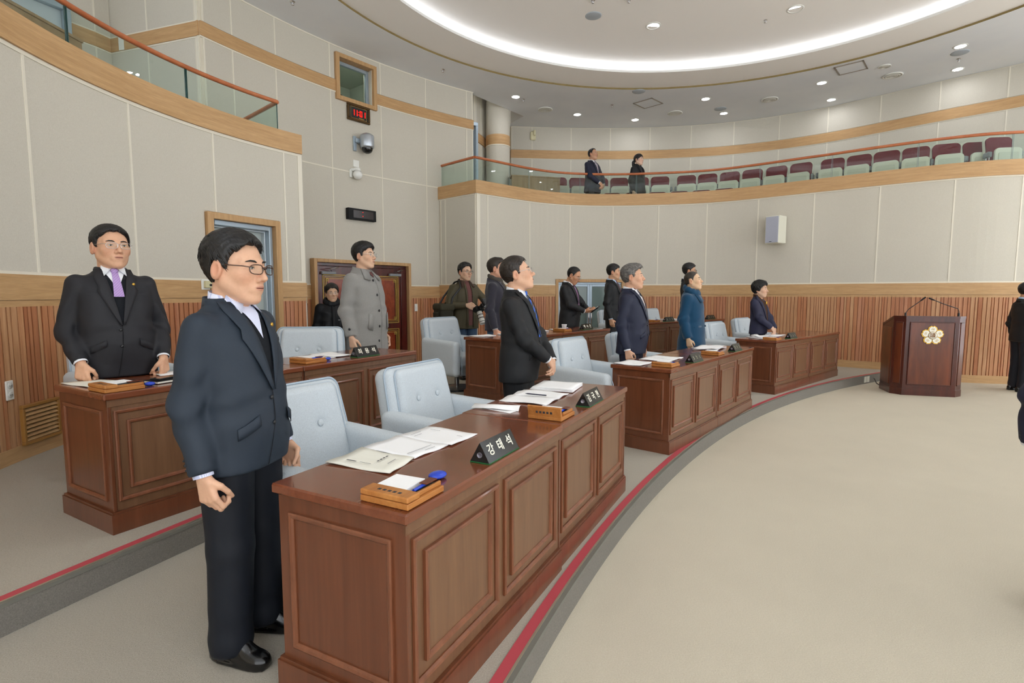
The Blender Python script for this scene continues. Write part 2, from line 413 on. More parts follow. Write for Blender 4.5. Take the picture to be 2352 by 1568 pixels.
def surfnet(f, xs, ys, zs, blk=5):
    nx, ny, nz = len(xs), len(ys), len(zs)
    G = np.full((nx, ny, nz), 1.0, np.float32)
    bx, by, bz = [np.arange(0, n-1, blk) for n in (nx, ny, nz)]
    def mid(a, b): return np.array([(a[i]+a[min(i+blk, len(a)-1)])/2 for i in b], np.float32), np.array([(a[min(i+blk, len(a)-1)]-a[i])/2 for i in b], np.float32)
    mx, hx = mid(xs, bx); my, hy = mid(ys, by); mz, hz = mid(zs, bz)
    C = np.stack(np.meshgrid(mx, my, mz, indexing='ij'), -1).reshape(-1, 3)
    hd = np.sqrt(hx[:, None, None]**2+hy[None, :, None]**2+hz[None, None, :]**2).reshape(-1)
    F = f(C); act = np.abs(F) < hd*1.35+0.01
    S = F.reshape(len(bx), len(by), len(bz)); A = act.reshape(S.shape)
    # fill sign, then refine the active blocks
    ix = np.minimum(np.arange(nx)//blk, len(bx)-1); iy = np.minimum(np.arange(ny)//blk, len(by)-1); iz = np.minimum(np.arange(nz)//blk, len(bz)-1)
    G = S[np.ix_(ix, iy, iz)].astype(np.float32).copy()
    msk = A[np.ix_(ix, iy, iz)].copy()
    # a point on a block border belongs to the neighbours too
    for ax, idx in ((0, ix), (1, iy), (2, iz)):
        n = msk.shape[ax]; sh = np.zeros_like(msk)
        sl1 = [slice(None)]*3; sl2 = [slice(None)]*3; sl1[ax] = slice(1, n); sl2[ax] = slice(0, n-1)
        sh[tuple(sl1)] |= msk[tuple(sl2)]; sh[tuple(sl2)] |= msk[tuple(sl1)]; msk |= sh
    w_ = np.argwhere(msk); P = np.stack((xs[w_[:, 0]], ys[w_[:, 1]], zs[w_[:, 2]]), -1)
    out = np.empty(len(P), np.float32)
    for i in range(0, len(P), 200000): out[i:i+200000] = f(P[i:i+200000])
    G[msk] = out
    neg = G < 0
    cnt = np.zeros((nx-1, ny-1, nz-1), np.int8)
    for i in (0, 1):
        for j in (0, 1):
            for k in (0, 1): cnt += neg[i:nx-1+i, j:ny-1+j, k:nz-1+k]
    cells = np.argwhere((cnt > 0) & (cnt < 8)); vid = np.full(cnt.shape, -1, np.int32); vid[tuple(cells.T)] = np.arange(len(cells))
    acc = np.zeros((len(cells), 3), np.float64); num = np.zeros(len(cells))
    co = (xs, ys, zs)
    cs = [(i, j, k) for i in (0, 1) for j in (0, 1) for k in (0, 1)]
    for a in cs:
        for ax in range(3):
            if a[ax]: continue
            b = list(a); b[ax] = 1
            ia = cells+np.array(a); ib = cells+np.array(b)
            va = G[tuple(ia.T)]; vb = G[tuple(ib.T)]; m = (va < 0) != (vb < 0)
            t = np.where(m, va/np.where(np.abs(va-vb) < 1e-12, 1e-12, va-vb), 0)
            p = np.stack([co[d][ia[:, d]] for d in range(3)], -1).astype(np.float64); q = np.stack([co[d][ib[:, d]] for d in range(3)], -1)
            acc += np.where(m[:, None], p+(q-p)*t[:, None], 0); num += m
    V = acc/np.maximum(num, 1)[:, None]
    Fs = []
    for ax in range(3):
        o = [0, 0, 0]; sl_a = [slice(None)]*3; sl_b = [slice(None)]*3
        sl_a[ax] = slice(0, -1); sl_b[ax] = slice(1, None)
        ch = neg[tuple(sl_a)] != neg[tuple(sl_b)]
        u, v = (ax+1) % 3, (ax+2) % 3
        e = np.argwhere(ch); e = e[(e[:, u] > 0) & (e[:, v] > 0) & (e[:, u] < G.shape[u]-1) & (e[:, v] < G.shape[v]-1)]
        flip = neg[tuple(sl_a)][tuple(e.T)]
        def cell(du, dv):
            c_ = e.copy(); c_[:, u] -= du; c_[:, v] -= dv; return vid[tuple(c_.T)]
        q = np.stack((cell(1, 1), cell(0, 1), cell(0, 0), cell(1, 0)), -1)
        q[~flip] = q[~flip][:, ::-1]; Fs.append(q)
    Fc = np.concatenate(Fs); Fc = Fc[(Fc >= 0).all(1)]
    return V, Fc
def np_mesh(name, V, F, mats, smooth=True, mi=None):
    me = bpy.data.meshes.new(name); me.vertices.add(len(V)); me.vertices.foreach_set('co', np.asarray(V, np.float32).ravel())
    me.loops.add(F.size); me.loops.foreach_set('vertex_index', F.astype(np.int32).ravel())
    me.polygons.add(len(F)); me.polygons.foreach_set('loop_start', np.arange(0, F.size, F.shape[1], dtype=np.int32)); me.polygons.foreach_set('loop_total', np.full(len(F), F.shape[1], np.int32))
    for m in (mats if isinstance(mats, (list, tuple)) else [mats]): me.materials.append(m)
    if mi is not None: me.polygons.foreach_set('material_index', mi.astype(np.int32))
    me.polygons.foreach_set('use_smooth', np.full(len(F), smooth)); me.update(calc_edges=True); me.validate(); return me
def sdf_mesh(name, f, lo, hi, h, mats):
    V, F = surfnet(f, *[axis((lo[i]-2*h, hi[i]+2*h, h)) for i in range(3)]); return np_mesh(name, V, F, mats)
# ================================================================== THE HALL
S1, S2 = 0.135, 0.27
C_STEP = (14.8, -4.45); R_STEP1, R_STEP2 = 16.07, 18.1
# --- curves of the walls (plan view, room on the right-hand side of travel)
WL = [(-2.46, -2.2)]+arc((.806, 4.631), 4.617, 192, 142.7, 64)
WREC = arc((5.3, 3.423), 10.495, 156.1, 125.84, 60)
WRET = [(-1.52, 11.38), (-.70, 10.64)]
WR = catmull([(-.70, 10.64), (.66, 11.77), (1.75, 12.13), (3.05, 12.07), (4.43, 11.68), (5.88, 10.59), (6.7, 9.91), (7.57, 9.31), (8.45, 9.01), (10.5, 8.75)])
GB = catmull([(-.03, 14.25), (1.81, 14.4), (3.7, 14.33), (5.55, 13.9), (7.25, 12.9), (8.81, 11.25), (9.65, 10.42), (11, 9.0)])

# --- floor and tiers
fl = MB(); fl._add([(-9, -5, 0), (14, -5, 0), (14, 17, 0), (-9, 17, 0)], [(0, 1, 2, 3)])
struct(fl.build('floor', M['carpet']), 'beige carpet of the open chamber floor', 'floor')
def tier(name, r0, r1, z, label):
    a0, a1 = 178, 114
    t = MB(); A = arc(C_STEP, r0+0.07, a0, a1, 90); B = arc(C_STEP, r1, a0, a1, 90); n = len(A)
    t._add([(x, y, z) for x, y in A]+[(x, y, z) for x, y in B], [(i, n+i, n+i+1, i+1) for i in range(n-1)])
    t._add([(x, y, 0.0) for x, y in B]+[(x, y, z) for x, y in B], [(i, i+1, n+i+1, n+i) for i in range(n-1)])
    root = struct(t.build(name, M['carpet2']), label, 'floor')
    A0 = arc(C_STEP, r0, a0, a1, 90)
    r = MB(); r._add([(x, y, z-S1) for x, y in A0]+[(x, y, z-0.012) for x, y in A0], [(i, i+1, n+i+1, n+i) for i in range(n-1)])
    r.build('riser_carpet', M['riser'], root)
    def band(nm, ra, rb, za, zb, m):
        q = MB(); A1 = arc(C_STEP, ra, a0, a1, 90); B1 = arc(C_STEP, rb, a0, a1, 90)
        V = [(x, y, za) for x, y in A1]+[(x, y, zb) for x, y in A1]+[(x, y, za) for x, y in B1]+[(x, y, zb) for x, y in B1]
        F = []
        for i in range(n-1): F += [(i, i+1, n+i+1, n+i), (n+i, n+i+1, 3*n+i+1, 3*n+i), (2*n+i, 2*n+i+1, 3*n+i+1, 3*n+i)]
        q._add(V, F); return q.build(nm, m, root)
    band('nosing_lip', r0-0.004, r0+0.018, z-0.012, z+0.003, M['nosing_dark'])
    band('nosing_strip', r0+0.018, r0+0.028, z-0.01, z+0.005, M['nosing'])
    band('red_strip', r0+0.028, r0+0.075, z-0.01, z+0.004, M['red'])
    return root
tier('floor_lower_tier', R_STEP1, R_STEP2+0.07, S1, 'lower curved carpet tier carrying the front row of desks')
tier('floor_upper_tier', R_STEP2, 21.35, S2, 'upper curved carpet tier carrying the rear row of desks')

# --- wall builders
def plain_wall(name, P, z0, z1, o0=-0.25, o1=0.0, holes=(), label=None):
    """core of a wall in segments; holes = (s0,s1,z0,z1)"""
    L = plen(P)[-1]; b = MB(); s = 0
    for (h0, h1, a, c_) in sorted(holes):
        if h0 > s: b.wall(cut(P, s, h0), z0, z1, o0, o1)
        if a > z0: b.wall(cut(P, h0, h1), z0, a, o0, o1)
        if c_ < z1: b.wall(cut(P, h0, h1), c_, z1, o0, o1)
        s = h1
    b.wall(cut(P, s, L), z0, z1, o0, o1)
    return struct(b.build(name, M['wallcore']), label, 'wall')
def panels(parent, P, marks, z0, z1, holes=(), bead=0.022, top=True):
    """fabric panels between arc-length marks, with cream beads in the joints"""
    for a, c_ in zip(marks[:-1], marks[1:]):
        segs = [(a+bead/2, c_-bead/2, z0, z1)]
        for (h0, h1, y0, y1) in holes:
            new = []
            for (p, q, u, v) in segs:
                if h1 <= p or h0 >= q or y1 <= u or y0 >= v: new.append((p, q, u, v)); continue
                if h0 > p: new.append((p, h0, u, v))
                if h1 < q: new.append((h1, q, u, v))
                if y1 < v: new.append((max(p, h0), min(q, h1), y1, v))
                if y0 > u: new.append((max(p, h0), min(q, h1), u, y0))
            segs = new
        b = MB()
        for (p, q, u, v) in segs:
            if q-p > 0.01: b.wall(cut(P, p, q), u, v, 0.0005, 0.012)
        if b.v: b.build('wall_panel', M['panel'], parent)
    for m_ in marks:
        zz = [(z0, z1)]
        for (h0, h1, y0, y1) in holes:
            if h0 < m_ < h1:
                zz = [(u, v) for (u, v) in ((z0, min(y0, z1)), (max(y1, z0), z1)) if v > u+0.02]
        for (u, v) in zz:
            MB().wall(cut(P, m_-bead/2, m_+bead/2), u, v, 0.0005, 0.018).build('bead', M['bead'], parent)
def strip(name, parent, P, z0, z1, o1, m, o0=0.0005, s0=0, s1=1e9):
    return MB().wall(cut(P, s0, s1), z0, z1, o0, o1).build(name, m, parent)
TR = [0]
def trim(P, z0, z1, o1, m, label, o0=0.0, s0=0, s1=1e9):
    TR[0] += 1
    o = MB().wall(cut(P, s0, s1), z0, z1, o0, o1).build('trim_%d' % TR[0], m); return struct(o, label, 'trim')
def slats(parent, P, s0, s1, z0, z1, single, pitch=0.062, wdt=0.05):
    rnd = random.Random(int(s0*100)+int(z0*31)); s = s0; joined = MB()
    base = MB().wall(cut(P, s0, s1), z0, z1, 0.0005, 0.008); base.build('slat_backing', SLATS[3], parent)
    k = rnd.randrange(5)
    while s+wdt < s1:
        wv = wdt*rnd.choice((1, 1, 1, .55)); k = k if rnd.random() < 0.35 else rnd.randrange(5)
        seg = cut(P, s, min(s+wv, s1)); seg = [seg[0], seg[-1]]; d = 0.022+rnd.random()*0.004
        if single: MB().wall(seg, z0, z1, 0.004, d).build('slat', SLATS[k], parent)
        else: joined.cur = k; joined.wall(seg, z0, z1, 0.004, d)
        s += wv+pitch-wdt
    if not single:
        o = joined.build('slats', SLATS, parent); o['kind'] = 'stuff'

# --- left wall below the left gallery
s_d0, s_d1 = s_of(WL, -3.528, 6.222), s_of(WL, -3.083, 7.12)
d_in0, d_in1 = s_of(WL, -3.497, 6.30), s_of(WL, -3.119, 7.062)
wl = plain_wall('wall_left', WL, 0.0, 3.41, -0.25, 0.0, [(d_in0, d_in1, S2, 2.41)], 'left curved wall with beige fabric panels above timber slats')
Lw = plen(WL)[-1]
m0 = s_of(WL, -3.68, 3.36)
marks = [m0-1.1, m0-0.1, s_of(WL, -3.799, 4.301), s_of(WL, -3.751, 5.373), s_of(WL, -3.476, 6.357), s_of(WL, -3.02, 7.215), Lw-0.045]
doorhole = (s_d0-0.012, s_d1+0.012, 0, 2.475+0.012)
panels(wl, WL, [0.02, 2.2, 4.2]+marks, 1.705, 3.375, [doorhole])
for (a, c_) in ((0, s_d0), (s_d1, Lw)):
    strip('bead_rail', wl, WL, 1.682, 1.705, 0.02, M['bead'], s0=a, s1=c_)
    strip('slat_cap', wl, WL, 1.435, 1.485, 0.022, M['beech'], s0=a, s1=c_)
    strip('wainscot_board', wl, WL, 1.487, 1.682, 0.032, M['beech'], s0=a, s1=c_)
    strip('skirting', wl, WL, S2, 0.385, 0.03, M['beech'], s0=a, s1=c_)
strip('bead_rail', wl, WL, 3.375, 3.408, 0.02, M['bead'])
strip('corner_bead', wl, WL, 1.705, 3.375, 0.02, M['bead'], s0=Lw-0.06)
slats(wl, WL, 4.6, s_of(WL, -3.70, 3.6), 0.385, 1.435, False)
slats(wl, WL, s_of(WL, -3.70, 3.6), s_d0-0.005, 0.385, 1.435, True)
slats(wl, WL, s_d1+0.005, Lw, 0.385, 1.435, True)
MB().wall([WL[-1], (-3.5, 8.05), (-3.9, 8.45)], 0, 3.41, -0.001, 0.02).build('end_face', M['panel'], wl)
MB().wall([WL[-1], (-3.5, 8.05), (-3.9, 8.45)], 1.4, 1.68, 0.0, 0.03).build('wainscot_board', M['beech'], wl)

# --- recess wall with the double doors, the control-room window and the clock
def sr(x, y): return s_of(WREC, x, y)
rd0, rd1 = sr(-3.459, 9.204), sr(-2.124, 10.841); ri0, ri1 = sr(-3.425, 9.255), sr(-2.18, 10.786)
rw0, rw1 = sr(-3.104, 9.71), sr(-2.563, 10.374); rwi0, rwi1 = sr(-3.055, 9.773), sr(-2.615, 10.315)
Lr = plen(WREC)[-1]
wrc = plain_wall('wall_recess', WREC, 0, 5.85, -0.25, 0, [(rwi0, rwi1, 5.01, 5.665)], 'set-back curved wall with double doors, clock and control window')
H = [(rd0-0.012, rd1+0.012, 0, 2.145), (rw0-0.01, rw1+0.01, 4.94, 5.735)]
rm = [0.05, sr(-4.05, 8.1), sr(-3.736, 8.761), sr(-3.168, 9.622), sr(-2.495, 10.45), sr(-1.761, 11.188), sr(-.986, 11.827), Lr-0.03]
panels(wrc, WREC, rm, 1.705, 3.722, H); panels(wrc, WREC, rm, 3.746, 5.05, H); panels(wrc, WREC, rm, 5.275, 5.83, H)
strip('bead_rail', wrc, WREC, 3.722, 3.746, 0.018, M['bead'])
for a, c_ in ((0, rw0), (rw1, Lr)):
    strip('bead_rail', wrc, WREC, 5.05, 5.072, 0.02, M['bead'], s0=a, s1=c_)
    trim(WREC, 5.072, 5.262, 0.03, M['beech'], 'beech band along the set-back wall '+('left of' if a == 0 else 'right of')+' the control window', s0=a, s1=c_)
strip('bead_rail', wrc, WREC, 5.83, 5.85, 0.02, M['bead'])
for a, c_ in ((0, rd0), (rd1, Lr)):
    strip('bead_rail', wrc, WREC, 1.682, 1.705, 0.02, M['bead'], s0=a, s1=c_)
    strip('slat_cap', wrc, WREC, 1.44, 1.487, 0.022, M['beech'], s0=a, s1=c_)
    strip('wainscot_board', wrc, WREC, 1.489, 1.682, 0.032, M['beech'], s0=a, s1=c_)
    strip('skirting', wrc, WREC, 0, 0.12, 0.03, M['beech'], s0=a, s1=c_)
slats(wrc, WREC, 0.0, rd0-0.005, 0.12, 1.44, False)
slats(wrc, WREC, rd1+0.005, Lr-.6, 0.12, 1.44, False)

# --- short return wall and the long right-hand wall
wt = plain_wall('wall_return', WRET, 0, 3.49, -0.25, 0, (), 'short return wall beside the recess under the right gallery')
Lt = plen(WRET)[-1]
panels(wt, WRET, [0.06, 0.2, Lt-0.02], 1.735, 3.465)
strip('bead_rail', wt, WRET, 3.465, 3.49, 0.02, M['bead']); strip('bead_rail', wt, WRET, 1.712, 1.735, 0.02, M['bead'])
strip('wainscot_board', wt, WRET, 1.516, 1.712, 0.032, M['beech']); strip('slat_cap', wt, WRET, 1.466, 1.514, 0.022, M['beech'])
slats(wt, WRET, 0.02, Lt-0.01, S2+.12, 1.466, False); strip('skirting', wt, WRET, S2, S2+.12, 0.03, M['beech'])
gd0, gd1 = 2.116, 3.72
wr = plain_wall('wall_right', WR, 0, 3.49, -0.25, 0, [(gd0+0.07, gd1-0.07, 0, 1.79)], 'long curved wall with beige panels under the right gallery')
LR_ = plen(WR)[-1]
gh = (gd0-0.01, gd1+0.01, 0, 1.862)
panels(wr, WR, [0.07, 0.272, 1.415, 2.453, 3.438, 4.437, 5.459, 6.482, 7.503, 8.56, 9.613, 10.535, 11.6, LR_-0.02], 1.745, 3.465, [gh])
strip('corner_bead', wr, WR, 1.745, 3.465, 0.02, M['bead'], s0=0, s1=0.07)
strip('bead_rail', wr, WR, 3.465, 3.49, 0.022, M['bead'])
S_T1 = s_of(WR, 7.15, 9.57)     # where the lower tier ends at the wall
for a, c_ in ((0, gd0), (gd1, LR_)):
    strip('bead_rail', wr, WR, 1.72, 1.745, 0.02, M['bead'], s0=a, s1=c_)
    strip('slat_cap', wr, WR, 1.47, 1.516, 0.022, M['beech'], s0=a, s1=c_)
    strip('wainscot_board', wr, WR, 1.518, 1.72, 0.032, M['beech'], s0=a, s1=c_)
slats(wr, WR, 0.02, gd0-0.01, S2+.12, 1.47, False)
slats(wr, WR, gd1+0.01, S_T1, 0.27, 1.47, False)
slats(wr, WR, S_T1, LR_, 0.135, 1.47, False)
strip('skirting', wr, WR, S2, S2+0.12, 0.03, M['beech'], s0=0, s1=gd0)
strip('skirting', wr, WR, S1, 0.27, 0.03, M['beech'], s0=gd1, s1=S_T1)
strip('skirting', wr, WR, 0, 0.135, 0.03, M['beech'], s0=S_T1)

# --- gallery fascias, ledges and floors
def fascia(P, z0, z1, label, back=0.25):
    return trim(P, z0, z1, 0.04, M['beech'], label, o0=-back)
fascia(WL, 3.41, 3.66, 'beech fascia board of the left gallery')
WRR = WRET+WR[1:]
fascia(WRR, 3.49, 3.74, 'beech fascia board of the right gallery')
g = MB(); A = offset(WR, -0.2); B = offset(WR, -0.98); n = len(A)
g._add([(x, y, 3.1) for x, y in A]+[(x, y, 3.1) for x, y in B], [(i, i+1, n+i+1, n+i) for i in range(n-1)])
struct(g.build('floor_gallery_front', M['carpet2']), 'front walkway floor of the right gallery', 'floor')
g = MB(); A = offset(WR, -0.98); B = offset(GB, -0.3); 
B = [cut(B, plen(B)[-1]*i/(n-1), plen(B)[-1]*i/(n-1)+.01)[0] for i in range(n)]
g._add([(x, y, 3.1) for x, y in A]+[(x, y, 3.53) for x, y in A]+[(x, y, 3.53) for x, y in B], [(i, i+1, n+i+1, n+i) for i in range(n-1)]+[(n+i, n+i+1, 2*n+i+1, 2*n+i) for i in range(n-1)])
struct(g.build('floor_gallery_back', M['carpet2']), 'raised back floor of the right gallery', 'floor')
g = MB(); g.prism([(-3.0, -2.2), (-2.95, -2.2)]+[] or [], 0, 0) if False else None
g = MB(); A = offset(WL, -0.2); n = len(A)
g._add([(x, y, 3.2) for x, y in A]+[(x-4.5, y+.4, 3.2) for x, y in A], [(i, n+i, n+i+1, i+1) for i in range(n-1)])
struct(g.build('floor_gallery_left', M['carpet2']), 'floor of the left gallery', 'floor')

# --- gallery back walls (right)
gw = plain_wall('wall_gallery_back', GB, 3.1, 5.85, -0.2, 0, (), 'curved back wall of the right gallery')
Lg = plen(GB)[-1]
gm = [0.02]+[0.55+1.03*i for i in range(13)]; gm = [x for x in gm if x < Lg]
panels(gw, GB, gm, 3.5, 5.03); panels(gw, GB, gm, 5.27, 5.83)
strip('bead_rail', gw, GB, 5.03, 5.048, 0.02, M['bead'])
trim(GB, 5.048, 5.255, 0.03, M['beech'], 'beech band along the back wall of the right gallery')
# corridor walls left of the gallery with its column
cw = [(-1.95, 12.0), (-.82, 12.75), (-.62, 13.4), (-.5, 14.3), (0.0, 14.32)]
c_ = plain_wall('wall_corridor', cw, 3.1, 6.5, -0.2, 0, (), 'corridor wall behind the column of the right gallery')
panels(c_, cw, [0.05, 1.30, 1.62, 2.03, 2.9], 3.2, 5.03); panels(c_, cw, [0.05, 1.30, 1.62, 2.03, 2.9], 5.27, 6.4)
strip('beech_band', c_, cw, 5.05, 5.25, 0.03, M['beech'])
dcol = empty('round_column', (-.335, 13.15, 3.5)); tag(dcol, 'round fabric-clad column at the left end of the right gallery', 'column')
MB().lathe([(0.285, 0), (0.285, 1.53)], 40).build('shaft', M['panel'], dcol); MB().lathe([(0.285, 1.76), (0.285, 3.0)], 40).build('shaft', M['panel'], dcol)
MB().lathe([(0.29, 1.53), (0.292, 1.535), (0.292, 1.755), (0.29, 1.76)], 40).build('beech_band', M['beech'], dcol)
MB().lathe([(0.29, 1.505), (0.296, 1.51), (0.296, 1.528), (0.285, 1.53)], 40).build('bead', M['bead'], dcol)
# corridor door (aluminium frame) seen end-on
fd = empty('door_4', (-.93, 12.62, 3.5), math.radians(36)); struct(fd, 'blue-grey metal door frame at the gallery corridor', 'door')
for x0, x1, z0, z1 in ((-.45, .12, 1.85, 1.93), (.06, .12, 0, 1.85), (-.45, -.39, 0, 1.85)): MB().bevbox(x0, x1, -.1, .06, z0, z1, .005).build('door_frame', M['alu'], fd)
MB().bevbox(-.39, .06, -.02, .02, 0, 1.85, .005).build('door_leaf', M['alu_light'], fd)

# --- upper walls behind the left gallery
UL = [(-7.2, 5.6), (-5.99, 8.01), (-5.92, 8.24), (-4.33, 7.71)]
ul = plain_wall('wall_gallery_left', UL, 3.2, 5.95, -0.2, 0, (), 'back wall of the left gallery with beech band')
Lu = plen(UL)[-1]
panels(ul, UL, [.02, 2.0, 2.7, 2.93, 3.68, Lu-0.02], 3.25, 5.05); panels(ul, UL, [.02, 2.0, 2.7, 2.93, 3.68, Lu-0.02], 5.285, 5.93)
trim(UL, 5.072, 5.262, 0.03, M['beech'], 'beech band on the back wall of the left gallery'); strip('bead_rail', ul, UL, 5.05, 5.07, .02, M['bead']); strip('bead_rail', ul, UL, 5.265, 5.285, .02, M['bead'])
_c = np.array((-4.325, 7.70)); _n1 = np.array((-.316, -.949)); _n2 = np.array((.914, -.407))
def corner_block(name, z0, z1, o, m): MB().prism([tuple(_c), tuple(_c+_n1*o), tuple(_c+(_n1+_n2)*o), tuple(_c+_n2*o)], z0, z1).build(name, m, ul)
corner_block('band_corner', 5.072, 5.262, .0305, M['beech']); corner_block('corner_bead', 3.7, 5.07, .02, M['bead']); corner_block('corner_bead', 5.264, 5.85, .02, M['bead'])
d5 = empty('door_5', (-6.18, 7.63, 3.2), math.atan2(2.41, 1.21)); struct(d5, 'blue-grey metal door of the left gallery', 'door')
for x0, x1, z0, z1 in ((-1.05, .08, 2.15, 2.25), (0, .08, 0, 2.15), (-1.05, -.97, 0, 2.15)): MB().bevbox(x0, x1, -.16, -.0, z0, z1, .005).build('door_frame', M['alu'], d5)
MB().bevbox(-.97, 0, -.08, -.04, 0, 2.15, .005).build('door_leaf', M['alu_light'], d5)

# --- ceiling
CC = (2.62, 6.15)
def disc_ring(P0, z0, P1, z1):
    n = len(P0); return [(x, y, z0) for x, y in P0]+[(x, y, z1) for x, y in P1], [(i, (i+1) % n, n+(i+1) % n, n+i) for i in range(n)]
def circ(r, n=128): return [(CC[0]+r*math.cos(2*PI*i/n), CC[1]+r*math.sin(2*PI*i/n)) for i in range(n)]
outer = [(-9, -5), (14, -5), (14, 17), (-.044, 17), (-.044, 14.05), (.287, 13.48), (-.88, 12.02), (-2.2, 10.9), (-2.2, 17), (-9, 17)]
hole = circ(5.62)
tri = tessellate_polygon([[Vector((x, y, 0)) for x, y in outer], [Vector((x, y, 0)) for x, y in hole]])
allp = outer+hole
c = MB(); c._add([(x, y, 5.85) for x, y in allp], [tuple(t) for t in tri])
ce = struct(c.build('ceiling', M['ceil'], normals=False), 'flat outer ceiling around the round recess', 'ceiling')
c = MB()
e = [(.287, 13.48), (-.88, 12.02), (-2.2, 10.9)]
c._add([(x, y, 5.85) for x, y in e]+[(x, y, 6.6) for x, y in e], [(0, 1, 4, 3), (1, 2, 5, 4)])
c._add([(-.044, 14.05, 5.85), (.287, 13.48, 5.85), (.287, 13.48, 6.6), (-.044, 14.05, 6.6)], [(0, 1, 2, 3)])
c._add([(-2.6, 10.6, 6.6), (1, 10.6, 6.6), (1, 17, 6.6), (-2.6, 17, 6.6)], [(0, 1, 2, 3)])
c.build('corridor_soffit', M['ceil_in'], ce)
v, f = disc_ring(circ(5.62), 5.85, circ(5.62), 5.885); MB()._add(v, f, True).build('edge_trim', M['trim_bronze'], ce)
v, f = disc_ring(circ(5.62), 5.885, circ(4.83), 5.885); MB()._add(v, f).build('inner_ring', M['ceil_in'], ce)
b = MB(); v, f = disc_ring(circ(4.83), 5.885, circ(4.83), 5.925); b._add(v, f, True); v, f = disc_ring(circ(4.83), 5.925, circ(5.08), 5.925); b._add(v, f); b.build('cove_lip', M['cove'], ce)
v, f = disc_ring(circ(5.09), 5.925, circ(5.09), 6.07); MB()._add(v, f, True).build('cove_face', M['cove'], ce)
d = MB(); prev = (5.09, 6.07)
for r, z in ((4.6, 6.11), (4.0, 6.14), (3, 6.175), (1.5, 6.2), (0.02, 6.2)):
    v, f = disc_ring(circ(prev[0]), prev[1], circ(r), z); d._add(v, f, True); prev = (r, z)
d.build('dome', M['ceil_in'], ce)
cl = MB(); v, f = disc_ring(circ(4.92, 48), 5.945, circ(5.0, 48), 5.945); cl._add(v, f)
tag(cl.build('cove_light_strip', M['cove_lamp']), 'white light strip hidden in the round ceiling cove', 'light')
# ================================================================== FIXTURES
# --- recessed downlights
dl_ring = MB().lathe([(0.078, 0.004), (0.082, -0.008), (0.105, -0.006), (0.107, 0.004)], 24).mesh('trim_ring', M['white_pl'])
dl_cup = MB().lathe([(0.078, 0.002), (0.075, 0.012), (0.0, 0.012)], 24).mesh('cup', M['cove'])
dl_lamp = MB()._add([(.077*math.cos(2*PI*i/12), .077*math.sin(2*PI*i/12), 0) for i in range(12)], [tuple(range(12))[::-1]]).mesh('lamp', M['downlamp'], False)
def downlight(x, y, z, label, group):
    e = empty('downlight', (x, y, z)); tag(e, label, 'ceiling light', group)
    share('trim_ring', dl_ring, e); share('lamp', dl_lamp, e); return e
vis = [((.08, 12.18), 'recessed round downlight nearest the gallery column'), ((1.58, 13.35), 'recessed downlight above the gallery counter end of the seats'),
       ((3.07, 13.74), 'recessed downlight near the back wall above the standing gallery woman'), ((4.31, 12.31), 'recessed downlight beside the tan-edged ring, right of the square hatch'),
       ((5.09, 13.26), 'recessed downlight near the back wall beside a round grey speaker grille'), ((6.37, 11.4), 'recessed downlight left of the oblong ceiling hatch'),
       ((7.14, 12.36), 'recessed downlight near the back wall below the oblong hatch'), ((7.86, 9.77), 'rightmost recessed downlight, close to the ring edge'),
       ((8.61, 10.73), 'rightmost recessed downlight, close to the gallery back wall')]
for (x, y), lb in vis: downlight(x, y, 5.849, lb, 'downlights over the right gallery')
dome = [((2.45, 9.7), 'large bright downlight in the dome, left of the two in view'), ((4.62, 9.15), 'large bright downlight in the dome, right of the two in view')]
for (x, y), lb in dome: downlight(x, y, 6.155, lb, 'downlights in the ceiling dome').scale = (1.25, 1.25, 1)
for a in (14, -27, -68, -109, -150, 169, 137, ):
    downlight(CC[0]+3.1*math.cos(math.radians(a)), CC[1]+3.1*math.sin(math.radians(a)), 6.176, 'round downlight in the ceiling dome above the open floor', 'downlights in the ceiling dome').scale = (1.25, 1.25, 1)
for a in (30, 102, 174, 246, 318):
    downlight(CC[0]+1.3*math.cos(math.radians(a)), CC[1]+1.3*math.sin(math.radians(a)), 6.198, 'round downlight in the ceiling dome above the open floor', 'downlights in the ceiling dome').scale = (1.25, 1.25, 1)
for x, y in ((-2.2, 1.6), (-1.0, -0.3), (.8, -1.6), (2.8, -2.2), (-2.6, -1.5), (5, -1.9), (7.2, -.6), (8.9, 1.4), (9.8, 3.8), (10, 6.4), (9.4, 8.4), (-.4, -3), (3.2, -3.6), (6.4, -3.2)):
    downlight(x, y, 5.849, 'recessed downlight of the outer ceiling behind the photographer', 'downlights behind the camera').scale = (1.25, 1.25, 1)
